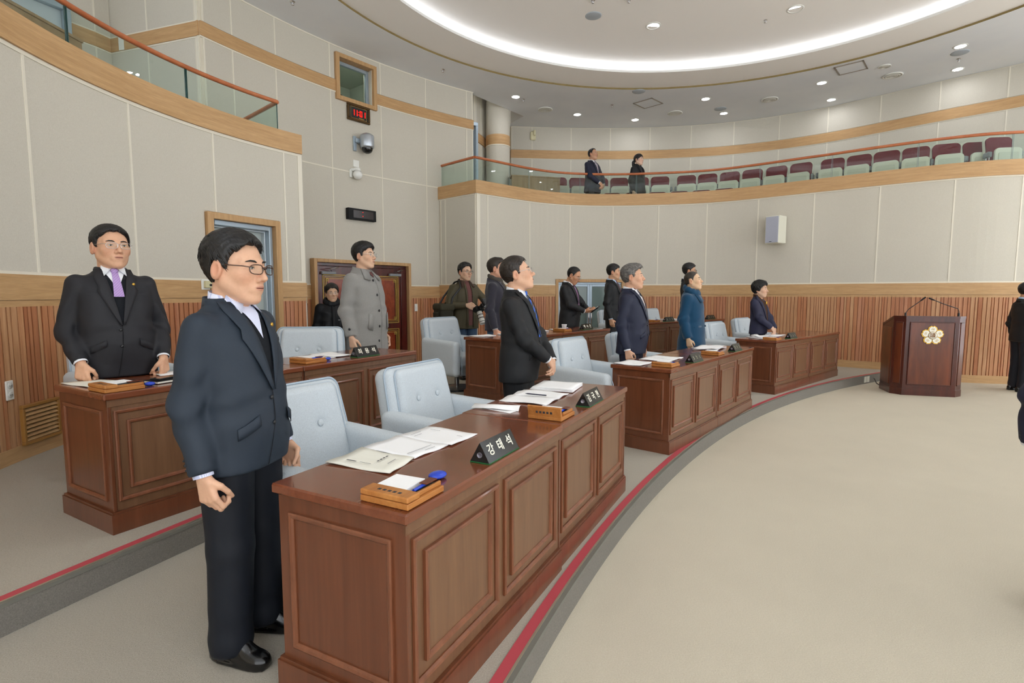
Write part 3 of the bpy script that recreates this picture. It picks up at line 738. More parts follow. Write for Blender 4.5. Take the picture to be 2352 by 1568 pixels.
# --- round grilles, diffusers, hatches, sprinklers
M['grille'] = mat('speaker_grille_grey', 'b4bcc4', 0.6)
grl = MB().lathe([(0, -.012), (.12, -.012), (.135, -.006), (.14, .002)], 28).mesh('grille', M['grille'])
for (x, y, z), lb in (((1.36, 9.37, 6.16), 'round grey speaker grille in the dome beside the bright lamp'), ((2.72, 11.87, 5.849), 'round speaker grille cut by the edge of the ceiling ring'), ((4.89, 12.95, 5.849), 'round speaker grille over the middle of the gallery'), ((8.06, 10.02, 5.849), 'round speaker grille between the rightmost downlights')):
    tag(share('ceiling_speaker', grl, None, (x, y, z)), lb, 'speaker', 'ceiling speaker grilles')
for (x, y, sc), lb in (((.78, 12.98, 1), 'round air diffuser near the gallery column'), ((3.91, 13.23, 1), 'round air diffuser over the middle gallery seats'), ((5.75, 12.33, 1), 'round air diffuser between two downlights over the gallery'), ((7.56, 11.02, 1), 'round air diffuser right of the oblong hatch'), ((7.1, 10.59, .6), 'small round vent next to the oblong hatch')):
    e = empty('air_diffuser', (x, y, 5.849)); e.scale = (sc, sc, 1); tag(e, lb, 'vent', 'round ceiling diffusers')
    MB().lathe([(.17, 0), (.175, -.012), (.15, -.02), (.14, -.004)], 28).build('outer_cone', M['white_pl'], e)
    for r in (.11, .075, .04): MB().lathe([(r+.02, -.016), (r, -.03), (r-.012, -.01)], 24).build('cone', M['white_pl'], e)
M['hatch_edge'] = mat('hatch_edge', '9c9388', 0.6)
for P, lb in (([(2.79, 12.58), (3.14, 12.23), (3.41, 12.58), (3.05, 12.9)], 'square access hatch in the ceiling above the gallery man'), ([(6.19, 10.65), (6.55, 10.33), (6.82, 10.67), (6.46, 11.0)], 'oblong access hatch in the ceiling above the right seats')):
    cx = sum(p[0] for p in P)/4; cy = sum(p[1] for p in P)/4; yw = math.atan2(P[1][1]-P[0][1], P[1][0]-P[0][0])
    e = empty('access_hatch', (cx, cy, 5.849), yw); tag(e, lb, 'hatch', 'ceiling hatches')
    MB().bevbox(-.22, .22, -.22, .22, -.006, .0, .002).build('panel', M['ceil'], e)
    for q in range(4):
        MB().box(-.245, .245, .22, .245, -.012, 0).build('hatch_frame', M['hatch_edge'], e, rot=q*PI/2)
for x, y, z, lb in ((-1.34, 10.75, 5.849, 'above the set-back wall'), (-3.26, 8.34, 5.849, 'at the top left of the outer ceiling'), (1.28, 8.9, 6.16, 'above the round grille in the dome'), (4.3, 9.5, 6.155, 'left of the right dome lamp'), (.25, 12.35, 5.849, 'beside the downlight nearest the column'), (2.3, 12.7, 5.849, 'left of the square hatch'), (8.25, 10.27, 5.849, 'between the two rightmost downlights'), (1.85, 8.9, 6.165, 'at the top edge between grille and left dome lamp')):
    tag(MB().lathe([(0, -.05), (.022, -.045), (.022, -.03), (.008, -.028), (.008, -.01), (.035, -.006), (.04, .001)], 14).build('sprinkler', M['chrome'], None, (x, y, z)), 'tiny chrome sprinkler head '+lb, 'sprinkler', 'sprinkler heads')

# --- helper: thing mounted on a wall curve; local x runs along the wall, -y points into the room
def mounted(name, P, x, y, z, off=0.012):
    s = s_of(P, x, y); p, th = frame(P, s); e = empty(name, (p[0]+math.sin(th)*off, p[1]-math.cos(th)*off, z), th); return e
def chord(name, P, s0, s1, z, off=0.0):
    a = cut(P, s0, s0+.01)[0]; b = cut(P, s1-.01, s1)[-1]; th = math.atan2(b[1]-a[1], b[0]-a[0]); w_ = math.dist(a, b)
    return empty(name, (a[0]+math.sin(th)*off, a[1]-math.cos(th)*off, z), th), w_
def casing(e, w_, h, t, m, depth=0.05, back=0.0):
    for x0, x1, z0, z1 in ((0, t, 0, h), (w_-t, w_, 0, h), (t, w_-t, h-t, h)): MB().bevbox(x0, x1, -depth, back, z0, z1, .004).build('casing', m, e)

# door_1: left wall
e, w_ = chord('door_1', WL, s_d0, s_d1, S2, 0.01); struct(e, 'single door with beech casing in the left wall', 'door')
casing(e, w_, 2.205, 0.075, M['beech_v'], 0.05, 0.2)
for x0, x1, z0, z1 in ((.075, .125, 0, 2.13), (w_-.125, w_-.075, 0, 2.13), (.125, w_-.125, 2.07, 2.13)): MB().bevbox(x0, x1, .02, .2, z0, z1, .006).build('metal_frame', M['alu'], e)
for x0, x1, z0, z1 in ((.125, .145, 0, 2.07), (w_-.145, w_-.125, 0, 2.07), (.145, w_-.145, 2.05, 2.07)): MB().bevbox(x0, x1, .09, .2, z0, z1, .004).build('door_stop', M['alu_light'], e)
M['door_grey'] = mat('door_grey_green', 'b4bdba', 0.3, 0.5)
MB().bevbox(.14, w_-.14, .15, .19, .01, 2.055, .004).build('door_leaf', M['door_grey'], e)
# door_2: double doors in the recess
M['maroon'] = wood('door_maroon', '3f0f0d', '64201a', 0.25, 0.5, (10, 10, 1.2), coat=.3)
M['door_field'] = wood('door_burl', '7a2c15', '9c4424', 0.25, 0.5, (9, 9, 6), coat=.3)
e, w_ = chord('door_2', WREC, rd0, rd1, 0, 0.0); struct(e, 'pair of dark red doors with gold fret lines and beech casing', 'door')
casing(e, w_, 2.135, 0.06, M['beech_v'], 0.14)
MB().bevbox(.06, w_-.06, -.05, 0.02, 2.02, 2.075, .004).build('transom', M['maroon'], e)
MB().bevbox(.06, .14, -.06, .02, 0, 2.02, .004).build('jamb', M['maroon'], e); MB().bevbox(w_-.2, w_-.06, -.06, .02, 0, 2.02, .004).build('jamb', M['maroon'], e)
lw = (w_-.34)/2
for k in range(2):
    lf = MB().bevbox(0, lw-.004, -.045, 0, .01, 2.015, .004).build('door_leaf', M['maroon'], e, (.14+k*lw, -.0, 0))
    for z0, z1 in ((.95, 1.88), (.12, .86)):
        MB().bevbox(.16, lw-.16, -.052, -.045, z0+.06, z1-.06, .003).build('burl_field', M['door_field'], lf)
        g = MB()
        for i, t in ((.06, .014), (.095, .008), (.125, .008)):
            x0, x1, a, b = i, lw-i, z0+i-.05, z1-i+.05
            g.box(x0, x1, -.056, -.045, a, a+t); g.box(x0, x1, -.056, -.045, b-t, b); g.box(x0, x0+t, -.056, -.045, a, b); g.box(x1-t, x1, -.056, -.045, a, b)
        for cx in (.15, lw-.15):
            for cz in (z0+.1, z1-.1):
                for r in (.03, .016):
                    g.box(cx-r, cx+r, -.056, -.045, cz-r, cz-r+.006); g.box(cx-r, cx+r, -.056, -.045, cz+r-.006, cz+r); g.box(cx-r, cx-r+.006, -.056, -.045, cz-r, cz+r); g.box(cx+r-.006, cx+r, -.056, -.045, cz-r, cz+r)
        g.build('gold_fret', M['gold_paint'], lf)
    x = .02 if k == 0 else lw-.3
    cb = MB().bevbox(x, x+.28, -.11, -.046, 1.87, 1.92, .008).build('door_closer', M['grey_pl'], lf)
    MB().tube([(x+.2, -.08, 1.93), (x+.1, -.2, 1.96), (x+.36, -.06, 2.0)], .008, 6).build('closer_arm', M['chrome'], cb)
    MB().tube([(lw-.09 if k == 0 else .09, -.045, .98), (lw-.09 if k == 0 else .09, -.09, 1.0), (lw-.09 if k == 0 else .09, -.09, 1.25), (lw-.09 if k == 0 else .09, -.045, 1.27)], .012, 8).build('pull_handle', M['gold'], lf)
# door_3: glazed doors in the right wall
e, w_ = chord('door_3', WR, gd0, gd1, 0, 0.0); struct(e, 'glazed aluminium doors in the long right-hand wall', 'door')
casing(e, w_, 1.852, 0.065, M['beech_v'], 0.04, .1)
MB().bevbox(.065, w_-.065, .02, .09, 1.74, 1.787, .004).build('head_rail', M['alu'], e)
lw = (w_-.13)/2
for k in range(2):
    lf = MB().bevbox(.05, lw-.05, .05, .062, .1, 1.7, .002).build('pane', M['glass_door'], e, (.065+k*lw, 0, 0))
    for x0, x1, z0, z1 in ((.0, .055, 0, 1.74), (lw-.055, lw, 0, 1.74), (.055, lw-.055, 1.69, 1.74), (.055, lw-.055, 0, .1)):
        MB().bevbox(x0, x1, .03, .08, z0, z1, .004).build('stile', M['alu'], lf)
    x = lw-.03 if k == 0 else .03
    MB().tube([(x, .03, .75), (x, -.03, .77), (x, -.03, 1.2), (x, .03, 1.22)], .014, 8).build('pull_handle', M['chrome'], lf)
# window_1: control-room window
e, w_ = chord('window_1', WREC, rw0, rw1, 4.942, 0.0); struct(e, 'control-room window with deep beech frame above the clock', 'window')
h = .79
for x0, x1, z0, z1 in ((0, .07, 0, h), (w_-.07, w_, 0, h), (.07, w_-.07, h-.07, h), (.07, w_-.07, 0, .07)): MB().bevbox(x0, x1, -.06, .14, z0, z1, .004).build('casing', M['beech_v'], e)
for x0, x1, z0, z1 in ((.07, .11, .07, h-.07), (w_-.13, w_-.07, .07, h-.07), (.11, w_-.13, h-.13, h-.07), (.11, w_-.13, .07, .085)): MB().bevbox(x0, x1, .1, .16, z0, z1, .004).build('metal_frame', M['alu'], e)
MB().box(.1, w_-.12, .125, .132, .08, h-.12).build('pane', M['glass_clear'], e)
M['booth'] = mat('booth_wall', 'b4bdb0', .8)
b = MB(); b.box(-.5, w_+.5, 1.5, 1.52, -.5, .89); b.box(-.5, -.48, .26, 1.5, -.5, .89); b.box(w_+.48, w_+.5, .26, 1.5, -.5, .89); b.box(-.5, w_+.5, .26, 1.5, -.52, -.5); b.box(-.5, w_+.5, .26, 1.5, .88, .9); b.build('booth_interior', M['booth'], e)
MB().box(.0, .9, .28, .42, .84, .87).build('booth_fill_light', mat('booth_fill_light', 'ffffff', emit='f4f8f0', estr=9.0), e)  # unseen glowing panel added behind the window wall to brighten the booth
mk = empty('gooseneck_microphone', e.matrix_basis @ Vector((.36, .24, .0))); tag(mk, 'thin gooseneck microphone behind the control-room window', 'microphone')
MB().tube([(0, 0, -.1), (0, 0, .12), (-.04, -.01, .2), (-.12, -.02, .245), (-.2, -.03, .26)], .007, 6).build('neck', M['black'], mk)
MB().tube([(-.19, -.03, .258), (-.26, -.035, .27)], [.012, .015], 8).build('capsule', M['black'], mk)

# wall clock 11:01
e = mounted('wall_clock', WREC, -2.82, 10.068, 4.795); tag(e, 'digital clock with red 11:01 in dark gold frame', 'clock')
W_, H_ = .48, .295
MB().bevbox(-W_/2+.03, W_/2-.03, -.03, 0, -H_/2+.03, H_/2-.03, .003).build('face', M['black'], e)
for x0, x1, z0, z1 in ((-W_/2, W_/2, H_/2-.04, H_/2), (-W_/2, W_/2, -H_/2, -H_/2+.04), (-W_/2, -W_/2+.04, -H_/2+.04, H_/2-.04), (W_/2-.04, W_/2, -H_/2+.04, H_/2-.04)): MB().bevbox(x0, x1, -.05, 0, z0, z1, .01).build('clock_frame', mat('clock_frame_bronze', '5a4426', .35, .5, .6), e)
g = MB()
for s_ in (-1, 1): g.box(-.17, .17, -.033, -.029, s_*.098-.002, s_*.098+.002); g.box(s_*.17-.002, s_*.17+.002, -.033, -.029, -.098, .098)
g.build('gold_line', M['gold_paint'], e)
M['led'] = mat('led_red', 'ff2010', .5, emit='ff1a10', estr=1.3)
SEG = {'1': 'bc', '0': 'abcdef'}
def digit(ch, cx, b, w7=.05, h7=.1, t=.013, y0=-.036, y1=-.03):
    R_ = {'a': (-w7/2, w7/2, h7/2-t, h7/2), 'd': (-w7/2, w7/2, -h7/2, -h7/2+t), 'g': (-w7/2, w7/2, -t/2, t/2), 'b': (w7/2-t, w7/2, .004, h7/2), 'c': (w7/2-t, w7/2, -h7/2, -.004), 'f': (-w7/2, -w7/2+t, .004, h7/2), 'e': (-w7/2, -w7/2+t, -h7/2, -.004)}
    for k in SEG[ch]:
        x0, x1, z0, z1 = R_[k]; b.box(cx+x0, cx+x1, y0, y1, z0, z1)
g = MB(); digit('1', -.115, g); digit('1', -.055, g); digit('0', .045, g); digit('1', .115, g); g.box(-.008, .006, -.036, -.03, .018, .03); g.box(-.008, .006, -.036, -.03, -.03, -.018)
g.build('digits', M['led'], e)
g = MB(); g.box(-.06, .05, -.034, -.03, .108, .114); g.box(.12, .15, -.034, -.03, .1, .115); g.box(.0, .11, -.034, -.03, -.085, -.078); g.build('small_print', M['gold_paint'], e)
# CCTV camera
e = mounted('security_camera', WREC, -2.80, 10.095, 4.24); tag(e, 'silver dome security camera on a wall bracket', 'camera')
MB().bevbox(-.16, -.1, -.04, 0, -.12, .14, .006).build('bracket_plate', M['alu'], e); MB().bevbox(-.14, -.04, -.09, -.02, .02, .1, .01).build('bracket_arm', M['alu'], e)
MB().lathe([(0, .2), (.06, .195), (.115, .165), (.125, .14), (.125, -.04), (.118, -.06), (.1, -.062)], 32, (.04, -.16, 0)).build('housing', mat('camera_silver', 'b9c0c8', .3, .5, .7), e)
MB().lathe([(.098, -.06), (.095, -.1), (.07, -.14), (.03, -.158), (0, -.16)], 28, (.04, -.16, 0)).build('dome', mat('smoked_dome', '16181b', .08, .7), e)
# small plate, globe lamp, timer display, switch
e = mounted('blank_plate', WREC, -2.865, 10.016, 3.90); tag(MB().bevbox(-.062, .062, -.012, 0, -.062, .062, .003).build('blank_plate', M['white_pl'], None, e.location, e.rotation_euler[2]), 'small square white plate under the security camera', 'plate'); bpy.data.objects.remove(e)
e = mounted('globe_lamp', WREC, -2.915, 9.955, 3.70); tag(e, 'white globe wall lamp on a plastic bracket', 'lamp')
MB().bevbox(-.075, -.02, -.035, 0, -.07, .08, .01).build('bracket', M['white_pl'], e)
MB().lathe([(.0, .105), (.05, .1), (.055, .08), (.055, .05), (.06, .045)], 24, (.04, -.1, 0)).build('cap', M['white_pl'], e); MB().tube([(-.04, -.02, .07), (.0, -.1, .075), (.04, -.1, .075)], .025, 10).build('arm', M['white_pl'], e)
MB().ell((.04, -.1, -.02), (.085, .085, .082), 24, 16).build('globe', mat('opal_glass', 'f4f4f0', .2, .5), e)
e = mounted('timer_display', WREC, -2.826, 10.058, 2.98); tag(e, 'black wall-mounted timer display with two red dots', 'display')
MB().bevbox(-.3, .3, -.09, 0, -.1, .1, .004).build('case', M['black_matt'], e)
MB().bevbox(-.2, .24, -.094, -.088, -.07, .07, .002).build('screen', mat('dark_red_screen', '1a0808', .15, .6), e)
g = MB(); g.box(-.006, .008, -.097, -.093, .035, .047); g.box(-.006, .008, -.097, -.093, -.035, -.023); g.build('dots', M['led'], e)
e = mounted('light_switch', WREC, -1.99, 10.973, 1.25, .03); tag(e, 'white light switch on the slats beside the double doors', 'switch')
MB().bevbox(-.036, .036, -.01, 0, -.075, .075, .003).build('switch_plate', M['white_pl'], e); MB().bevbox(-.018, .018, -.016, -.009, -.03, .03, .003).build('rocker', M['white_pl'], e)
# left wall: thermostat, socket, vent
e = mounted('thermostat', WL, -3.545, 6.176, 1.64, .033); tag(e, 'small beige thermostat on a white plate beside the left door', 'thermostat')
MB().bevbox(-.07, .07, -.012, 0, -.06, .06, .003).build('back_plate', M['white_pl'], e); MB().bevbox(-.045, .05, -.05, -.012, -.04, .04, .006).build('case', mat('thermo_beige', 'd9d2a8', .5), e); MB().box(-.0, .035, -.052, -.049, -.02, .005).build('screen', M['black'], e)
e = mounted('wall_socket', WL, -3.752, 3.893, .822, .027); tag(e, 'white double power socket low on the slatted left wall', 'socket')
MB().bevbox(-.036, .036, -.012, 0, -.072, .072, .004).build('socket_plate', M['white_pl'], e)
for k in (-1, 1): 
    q = MB().lathe([(0, .004), (.022, .004), (.024, .0)], 18, (0, -.012, k*.034), axis='y').build('outlet', mat('socket_grey', 'd2d2cc', .5), e)
    for j in (-1, 1): MB().lathe([(0, .006), (.003, .006), (.003, 0)], 8, (j*.008, -.012, k*.034), axis='y').build('pin_hole', M['black'], q)
e = mounted('vent_grille', WL, -3.785, 4.165, .532, .03); tag(e, 'wooden louvred air vent low on the left wall', 'vent')
for x0, x1, z0, z1 in ((-.19, .19, .13, .155), (-.19, .19, -.155, -.13), (-.19, -.165, -.13, .13), (.165, .19, -.13, .13)): MB().bevbox(x0, x1, -.03, 0, z0, z1, .004).build('vent_frame', mat('vent_brass_wood', 'a2743a', .4, .4), e)
MB().box(-.165, .165, -.004, 0, -.13, .13).build('backing', M['black_matt'], e)
for k in range(8):
    MB().bevbox(-.165, .165, -.018, .012, -.006, .006, .002).build('louvre', M['beech_v'], e, (0, -.014, -.114+k*.0325), (math.radians(38), 0, 0))
# loudspeaker on the right wall
e = mounted('wall_loudspeaker', WR, 5.44, 10.95, 2.80, .012); tag(e, 'white box loudspeaker on the right wall under the gallery', 'loudspeaker')
e.rotation_euler[2] += math.radians(-2)
MB().bevbox(-.03, .03, -.06, 0, -.08, .08, .004).build('bracket', M['grey_pl'], e)
cb = MB().bevbox(-.14, .15, -.33, -.06, -.27, .27, .01).build('cabinet', mat('speaker_cream', 'e3e2d2', .5), e)
cb.rotation_euler = (0, 0, math.radians(-14))
MB().bevbox(-.125, .135, -.338, -.33, -.255, .255, .004).build('grille', mat('speaker_cloth', 'b9bdcc', .7), cb)
MB().box(-.04, .01, -.341, -.338, -.238, -.228).build('badge', M['black'], cb)
# siren on gallery back wall
e = mounted('wall_siren', GB, .544, 14.304, 5.62); tag(e, 'small cream alarm unit high on the gallery back wall', 'alarm')
MB().bevbox(-.07, .07, -.05, 0, -.12, .1, .02).build('base', mat('siren_cream', 'e9e2bd', .5), e); MB().bevbox(.0, .06, -.1, -.05, -.02, .13, .02).build('horn', MATS['siren_cream'], e)
e = mounted('wall_sign', [UL[2], UL[3]], -5.68, 8.16, 5.17, .03); tag(MB().bevbox(-.05, .05, -.012, 0, -.1, .12, .003).build('wall_sign', M['white_pl'], None, e.location, e.rotation_euler[2]), 'small white unit on the beech band of the left gallery', 'sign'); bpy.data.objects.remove(e)

M['glass_edge_pale'] = mat('glass_edge_pale', '7d9492', 0.3, 0.5)
# --- railings
def railing(name, P, joints, z0, z1, label, extra=(), ew=.005, em_='glass_edge'):
    root = empty(name, (P[0][0], P[0][1], z0)); tag(root, label, 'railing'); inv = Matrix.Translation((-P[0][0], -P[0][1], -z0))
    for a, b_ in zip(joints[:-1], joints[1:]):
        seg = cut(P, a+.008, b_-.008); mb = MB().wall(seg, z0, z1-.02, -.006, .006); o = mb.build('glass_panel', M['glass'], root); o.matrix_parent_inverse = inv
        for q in (seg[0], seg[-1]):
            o2 = MB().box(q[0]-ew, q[0]+ew, q[1]-ew, q[1]+ew, z0, z1-.02).build('glass_edge', M[em_], o); 
    pts = [(x, y, z1) for x, y in cut(P, joints[0], joints[-1])]
    o = MB().tube(pts, .026, 12).build('handrail', M['rail'], root); o.matrix_parent_inverse = inv
    for Q in extra:
        o = MB().tube([(x, y, z1) for x, y in Q], .026, 12).build('handrail', M['rail'], root); o.matrix_parent_inverse = inv
        o = MB().wall(Q, z0, z1-.02, -.006, .006).build('glass_panel', M['glass'], root); o.matrix_parent_inverse = inv
    return root
PL = offset(WL, -.05)
def sl(x, y): return s_of(PL, x, y)
je = sl(-3.03, 7.2); pe = cut(PL, je-.01, je)[-1]
railing('glass_railing', PL, [.02, 2.2, 4.2, sl(-3.68, 3.4), sl(-3.806, 4.836), sl(-3.563, 6.123), je], 3.66, 4.03, 'glass railing with reddish handrail along the left gallery', [[pe, (-3.747, 7.841), (-4.15, 8.2)]])
PR = offset(WR, -.06); LPR = plen(PR)[-1]
railing('glass_railing', PR, [.02, .912, 1.455, 2.734, 4.0, 5.28, 6.555, 7.844, 9.158, 10.442, 11.7, LPR], 3.74, 4.19, 'long glass railing with reddish handrail along the right gallery', [[(-1.47, 11.42), (-.735, 10.70)]], .0025, 'glass_edge_pale')

# --- counters behind the railings
def counter(name, P0, P1, z0, z1, label, t=.05):
    th = math.atan2(P1[1]-P0[1], P1[0]-P0[0]); L = math.dist(P0, P1); e = empty(name, (P0[0], P0[1], z0), th); tag(e, label, 'counter')
    MB().bevbox(0, L, 0, t, 0, z1-z0-.03, .003).build('front_board', M['counter_wood'], e); MB().bevbox(-.01, L+.01, -.01, .35, z1-z0-.03, z1-z0, .004).build('top_board', M['counter_wood'], e)
    MB().bevbox(L-.03, L, .05, .34, 0, z1-z0-.03, .003).build('side_board', M['counter_wood'], e); return e
counter('gallery_counter', (.0, 12.75), (1.15, 13.05), 3.53, 4.30, 'light wooden counter beside the column behind the right railing')
counter('gallery_counter', (-4.45, 4.0), (-4.37, 5.67), 3.2, 4.1, 'light wooden counter behind the left gallery glass')

# --- gallery seats
M['cream'] = mat('seat_cream_plastic', 'd9d9c6', .3, .5); M['burgundy'] = fabric('seat_burgundy', '6e2a33', .8, 300, .15)
def rslab(w0, w1, z0, z1, y0, y1, r, n=5):
    """upright slab with rounded top corners, tapering from w0 (bottom) to w1 (top)"""
    P = [(-w0/2, z0), (w0/2, z0)]
    for k in range(n+1):
        q = PI/2*k/n; P.append((w1/2-r+r*math.cos(q), z1-r+r*math.sin(q)))
    for k in range(n+1):
        q = PI/2+PI/2*k/n; P.append((-w1/2+r+r*math.cos(q), z1-r+r*math.sin(q)))
    m = len(P); c_ = MB()
    c_._add([(x, y0, z) for x, z in P]+[(x, y1, z) for x, z in P], [tuple(range(m)), tuple(range(m, 2*m))[::-1]]+[((i+1) % m, i, m+i, m+(i+1) % m) for i in range(m)])
    return c_
proto = empty('auditorium_seat', (0, 0, 0))
o = rslab(.46, .49, .40, .93, 0, .04, .10).build('back_shell', M['cream'], proto); o.rotation_euler = (math.radians(-8), 0, 0)
o2 = rslab(.41, .445, .44, .908, -.03, 0.001, .085).build('back_pad', M['burgundy'], proto); o2.rotation_euler = (math.radians(-8), 0, 0)
sp = rslab(.45, .44, .22, .65, -.17, -.13, .07).build('folded_seat', M['cream'], proto); rslab(.33, .33, .3, .57, -.178, -.168, .03).build('seat_recess', mat('seat_cream_shade', 'cdcdbb', .35), sp)
for s_ in (-1, 1):
    st = MB().tube([(s_*.257, .02, 0), (s_*.257, .0, .5), (s_*.257, -.04, .62)], .014, 8).build('stand', M['chrome'], proto)
    MB().bevbox(s_*.257-.025, s_*.257+.025, -.12, .06, .5, .6, .012).build('folded_armrest', M['grey_pl'], proto)
    MB().tube([(s_*.257, -.08, 0), (s_*.257, -.08, .55)], .01, 8).build('stand', M['chrome'], proto)
R2 = offset(WR, -1.5); R1 = offset(WR, -.75)
row2 = [3.54, 3.9, 4.43, 4.92, 5.42, 5.91, 6.53, 7.01, 7.5, 7.99, 8.5, 9.0, 9.61, 10.09, 10.57, 11.05, 11.54, 12.06, 12.6]
row2[0] = 3.40
row1 = [4.09, 4.6, 5.13, 5.62, 6.1, 6.58]
names = ['first', 'second', 'third', 'fourth', 'fifth', 'sixth', 'seventh', 'eighth', 'ninth', 'tenth', 'eleventh', 'twelfth', 'thirteenth', 'fourteenth', 'fifteenth', 'sixteenth', 'seventeenth', 'eighteenth', 'nineteenth']
first = True
for row, P, z, sz, nm, gp in ((row2, R2, 3.53, 1.0, 'rear', 'gallery seats of the rear row'), (row1, R1, 3.05, .965, 'front', 'gallery seats of the front row')):
    for i, s_ in enumerate(row):
        p, th = frame(P, s_)
        if i == 18: p, th = frame(offset(WR, -1.2), 12.0)
        o = proto if first else copy_tree(proto); first = False
        o.location = (p[0], p[1], z); o.rotation_euler = (0, 0, th); o.scale = (1, 1, sz)
        tag(o, 'burgundy folding seat in the gallery, %s from the left in the %s row' % (names[i], nm), 'seat', gp)
for f_ in ('floor_gallery_front',):
    me = bpy.data.objects[f_].data
    for v_ in me.vertices: v_.co.z = 3.05

# --- lectern
le = empty('lectern', (6.26, 7.93, 0), math.radians(-17.4)); tag(le, 'dark mahogany lectern with white five-petal emblem on the front', 'lectern')
FP = [(-.335, 0), (.335, 0), (.455, .12), (.455, .56), (-.455, .56), (-.455, .12)]
b = MB(); n = len(FP)
zt = lambda y: 1.2-max(0, y-.12)*.3
b._add([(x, y, .0) for x, y in FP]+[(x, y, zt(y)-.03) for x, y in FP], [(i, (i+1) % n, n+(i+1) % n, n+i) for i in range(n)]); b.build('body', M['lectern_dark'], le)
b = MB(); FPo = [(x*1.01, y-.004 if y < .3 else y+.004) for x, y in FP]
b._add([(x, y, zt(y)-.035) for x, y in FPo]+[(x, y, zt(y)) for x, y in FPo], [tuple(range(n, 2*n)), tuple(range(n))[::-1]]+[(i, (i+1) % n, n+(i+1) % n, n+i) for i in range(n)]); b.build('top_board', M['lectern_dark'], le)
b = MB(); FPb = [(x*1.012, y-.006 if y < .3 else y) for x, y in FP]; b.prism(FPb, 0, .1); b.build('plinth', M['lectern_dark'], le)
MB().bevbox(-.275, .275, -.012, 0.0, .17, 1.11, .003).build('front_panel', M['lectern'], le)
for x0, x1, z0, z1 in ((-.285, .285, 1.10, 1.115), (-.285, .285, .16, .175), (-.285, -.27, .175, 1.10), (.27, .285, .175, 1.10)): MB().bevbox(x0, x1, -.02, 0, z0, z1, .004).build('moulding', M['lectern_dark'], le)
for s_ in (-1, 1):
    sub = empty('corner_panel', (s_*.395, .06, 0), s_*PI/4); sub.parent = le
    o = MB().bevbox(-.05, .05, -.008, .004, .17, 1.11, .003).build('panel_face', M['lectern'], sub)
    for z in (.17, 1.10): MB().bevbox(-.055, .055, -.014, .002, z-.006, z+.006, .002).build('moulding', M['lectern_dark'], sub)
    MB().bevbox(s_*.455-.008, s_*.455+.008, .17, .52, .14, 1.02, .003).build('side_panel', M['lectern'], le)
# emblem: five double petals in white with gold rims, round centre with the council character
em = empty('emblem', (0, -.012, .915)); em.parent = le; em.scale = (.86, 1, .86)
M['emblem_white'] = mat('emblem_white', 'f4f1e4', .35, .4)
def flat(P, y0, y1):
    m = len(P); c_ = MB(); c_._add([(x, y0, z) for x, z in P]+[(x, y1, z) for x, z in P], [tuple(range(m)), tuple(range(m, 2*m))[::-1]]+[((i+1) % m, i, m+i, m+(i+1) % m) for i in range(m)]); return c_
def petal(sc, bump=.006):
    P = []
    for k in range(41):
        q = -PI*.93+2*PI*.93*k/40
        r = .058*sc*(1+.10*math.cos(2*q)*0)+bump*abs(math.sin(4.5*q))
        if abs(q) < .35: r -= .012*(1-abs(q)/.35)
        P.append((r*math.sin(q), r*math.cos(q)+.1))
    P.append((0, .03)); return P
for k in range(5):
    a = 2*PI*k/5; rot = (0, -a, 0)
    flat(petal(1.12), -.012, 0).build('petal_rim', M['gold'], em, rot=rot)
    o = flat(petal(.86, .005), -.018, -.004).build('petal', M['emblem_white'], em, rot=rot)
    for s_ in (-1, 1):
        MB().tube([(s_*.012+.01*math.cos(t), -.0185, .108+.016*math.sin(t)) for t in [2*PI*j/10 for j in range(10)]], .0022, 5, closed=True).build('stamen_line', M['gold'], o)
MB().lathe([(0, .02), (.068, .02), (.068, 0)], 32, axis='y').build('centre_rim', M['gold'], em)
MB().lathe([(0, .024), (.060, .024), (.060, .01)], 32, axis='y').build('centre', M['emblem_white'], em)
tm = text_mesh('議', .088, .0015, .0006); tm.materials.clear(); tm.materials.append(mat('emblem_brown', '8a5a1c', .5)); share('character', tm, em, (0, -.0255, 0), (PI/2, 0, 0))
for x0, pts, lb in ((-.33, [(0, 0, .0), (.01, 0, .06), (.03, -.01, .1), (.14, -.03, .2), (.19, -.04, .25)], 'thin gooseneck microphone on the left of the lectern'), (.34, [(0, 0, 0), (.0, 0, .07), (-.02, -.01, .115), (-.2, -.03, .18), (-.36, -.05, .25)], 'thin gooseneck microphone on the right of the lectern')):
    mk = empty('gooseneck_microphone', le.matrix_basis @ Vector((x0, .06, 1.199)), math.radians(-17.4)); tag(mk, lb, 'microphone', 'lectern microphones')
    MB().tube([(0, 0, 0), (0, 0, .05)], .014, 10).build('socket', M['black'], mk); MB().tube(pts, .006, 8).build('neck', M['black'], mk); q = Vector(pts[-1]); dq = (q-Vector(pts[-2])).normalized()
    MB().tube([q-dq*.03, q, q+dq*.05], [.008, .011, .011], 8).build('capsule', M['black_matt'], mk)
# sockets in the step riser and the lectern cable
def on_step(a_deg, r, z):
    return (C_STEP[0]+r*math.cos(math.radians(a_deg)), C_STEP[1]+r*math.sin(math.radians(a_deg)), z)
a_s = math.degrees(math.atan2(9.05+4.45, 6.08-14.8))
fb = empty('floor_outlet_box', on_step(a_s, R_STEP1-.001, .075), math.radians(a_s-90)); tag(fb, 'pair of pale outlet plates in the step riser beside the lectern', 'socket')
for k in (-1, 1): MB().bevbox(k*.05-.042, k*.05+.042, -.004, .014, -.055, .05, .003).build('outlet_plate', mat('outlet_ivory', 'dcd8c8', .5), fb); MB().bevbox(k*.05-.025, k*.05+.025, .012, .018, -.035, .03, .002).build('outlet_face', M['grey_pl'], fb)
cab = MB().tube([(6.2, 9.05, .09), (6.17, 8.98, .085), (6.15, 8.9, .03), (6.12, 8.75, .012), (6.02, 8.62, .012), (6.05, 8.48, .012), (6.2, 8.45, .012)], .008, 6)
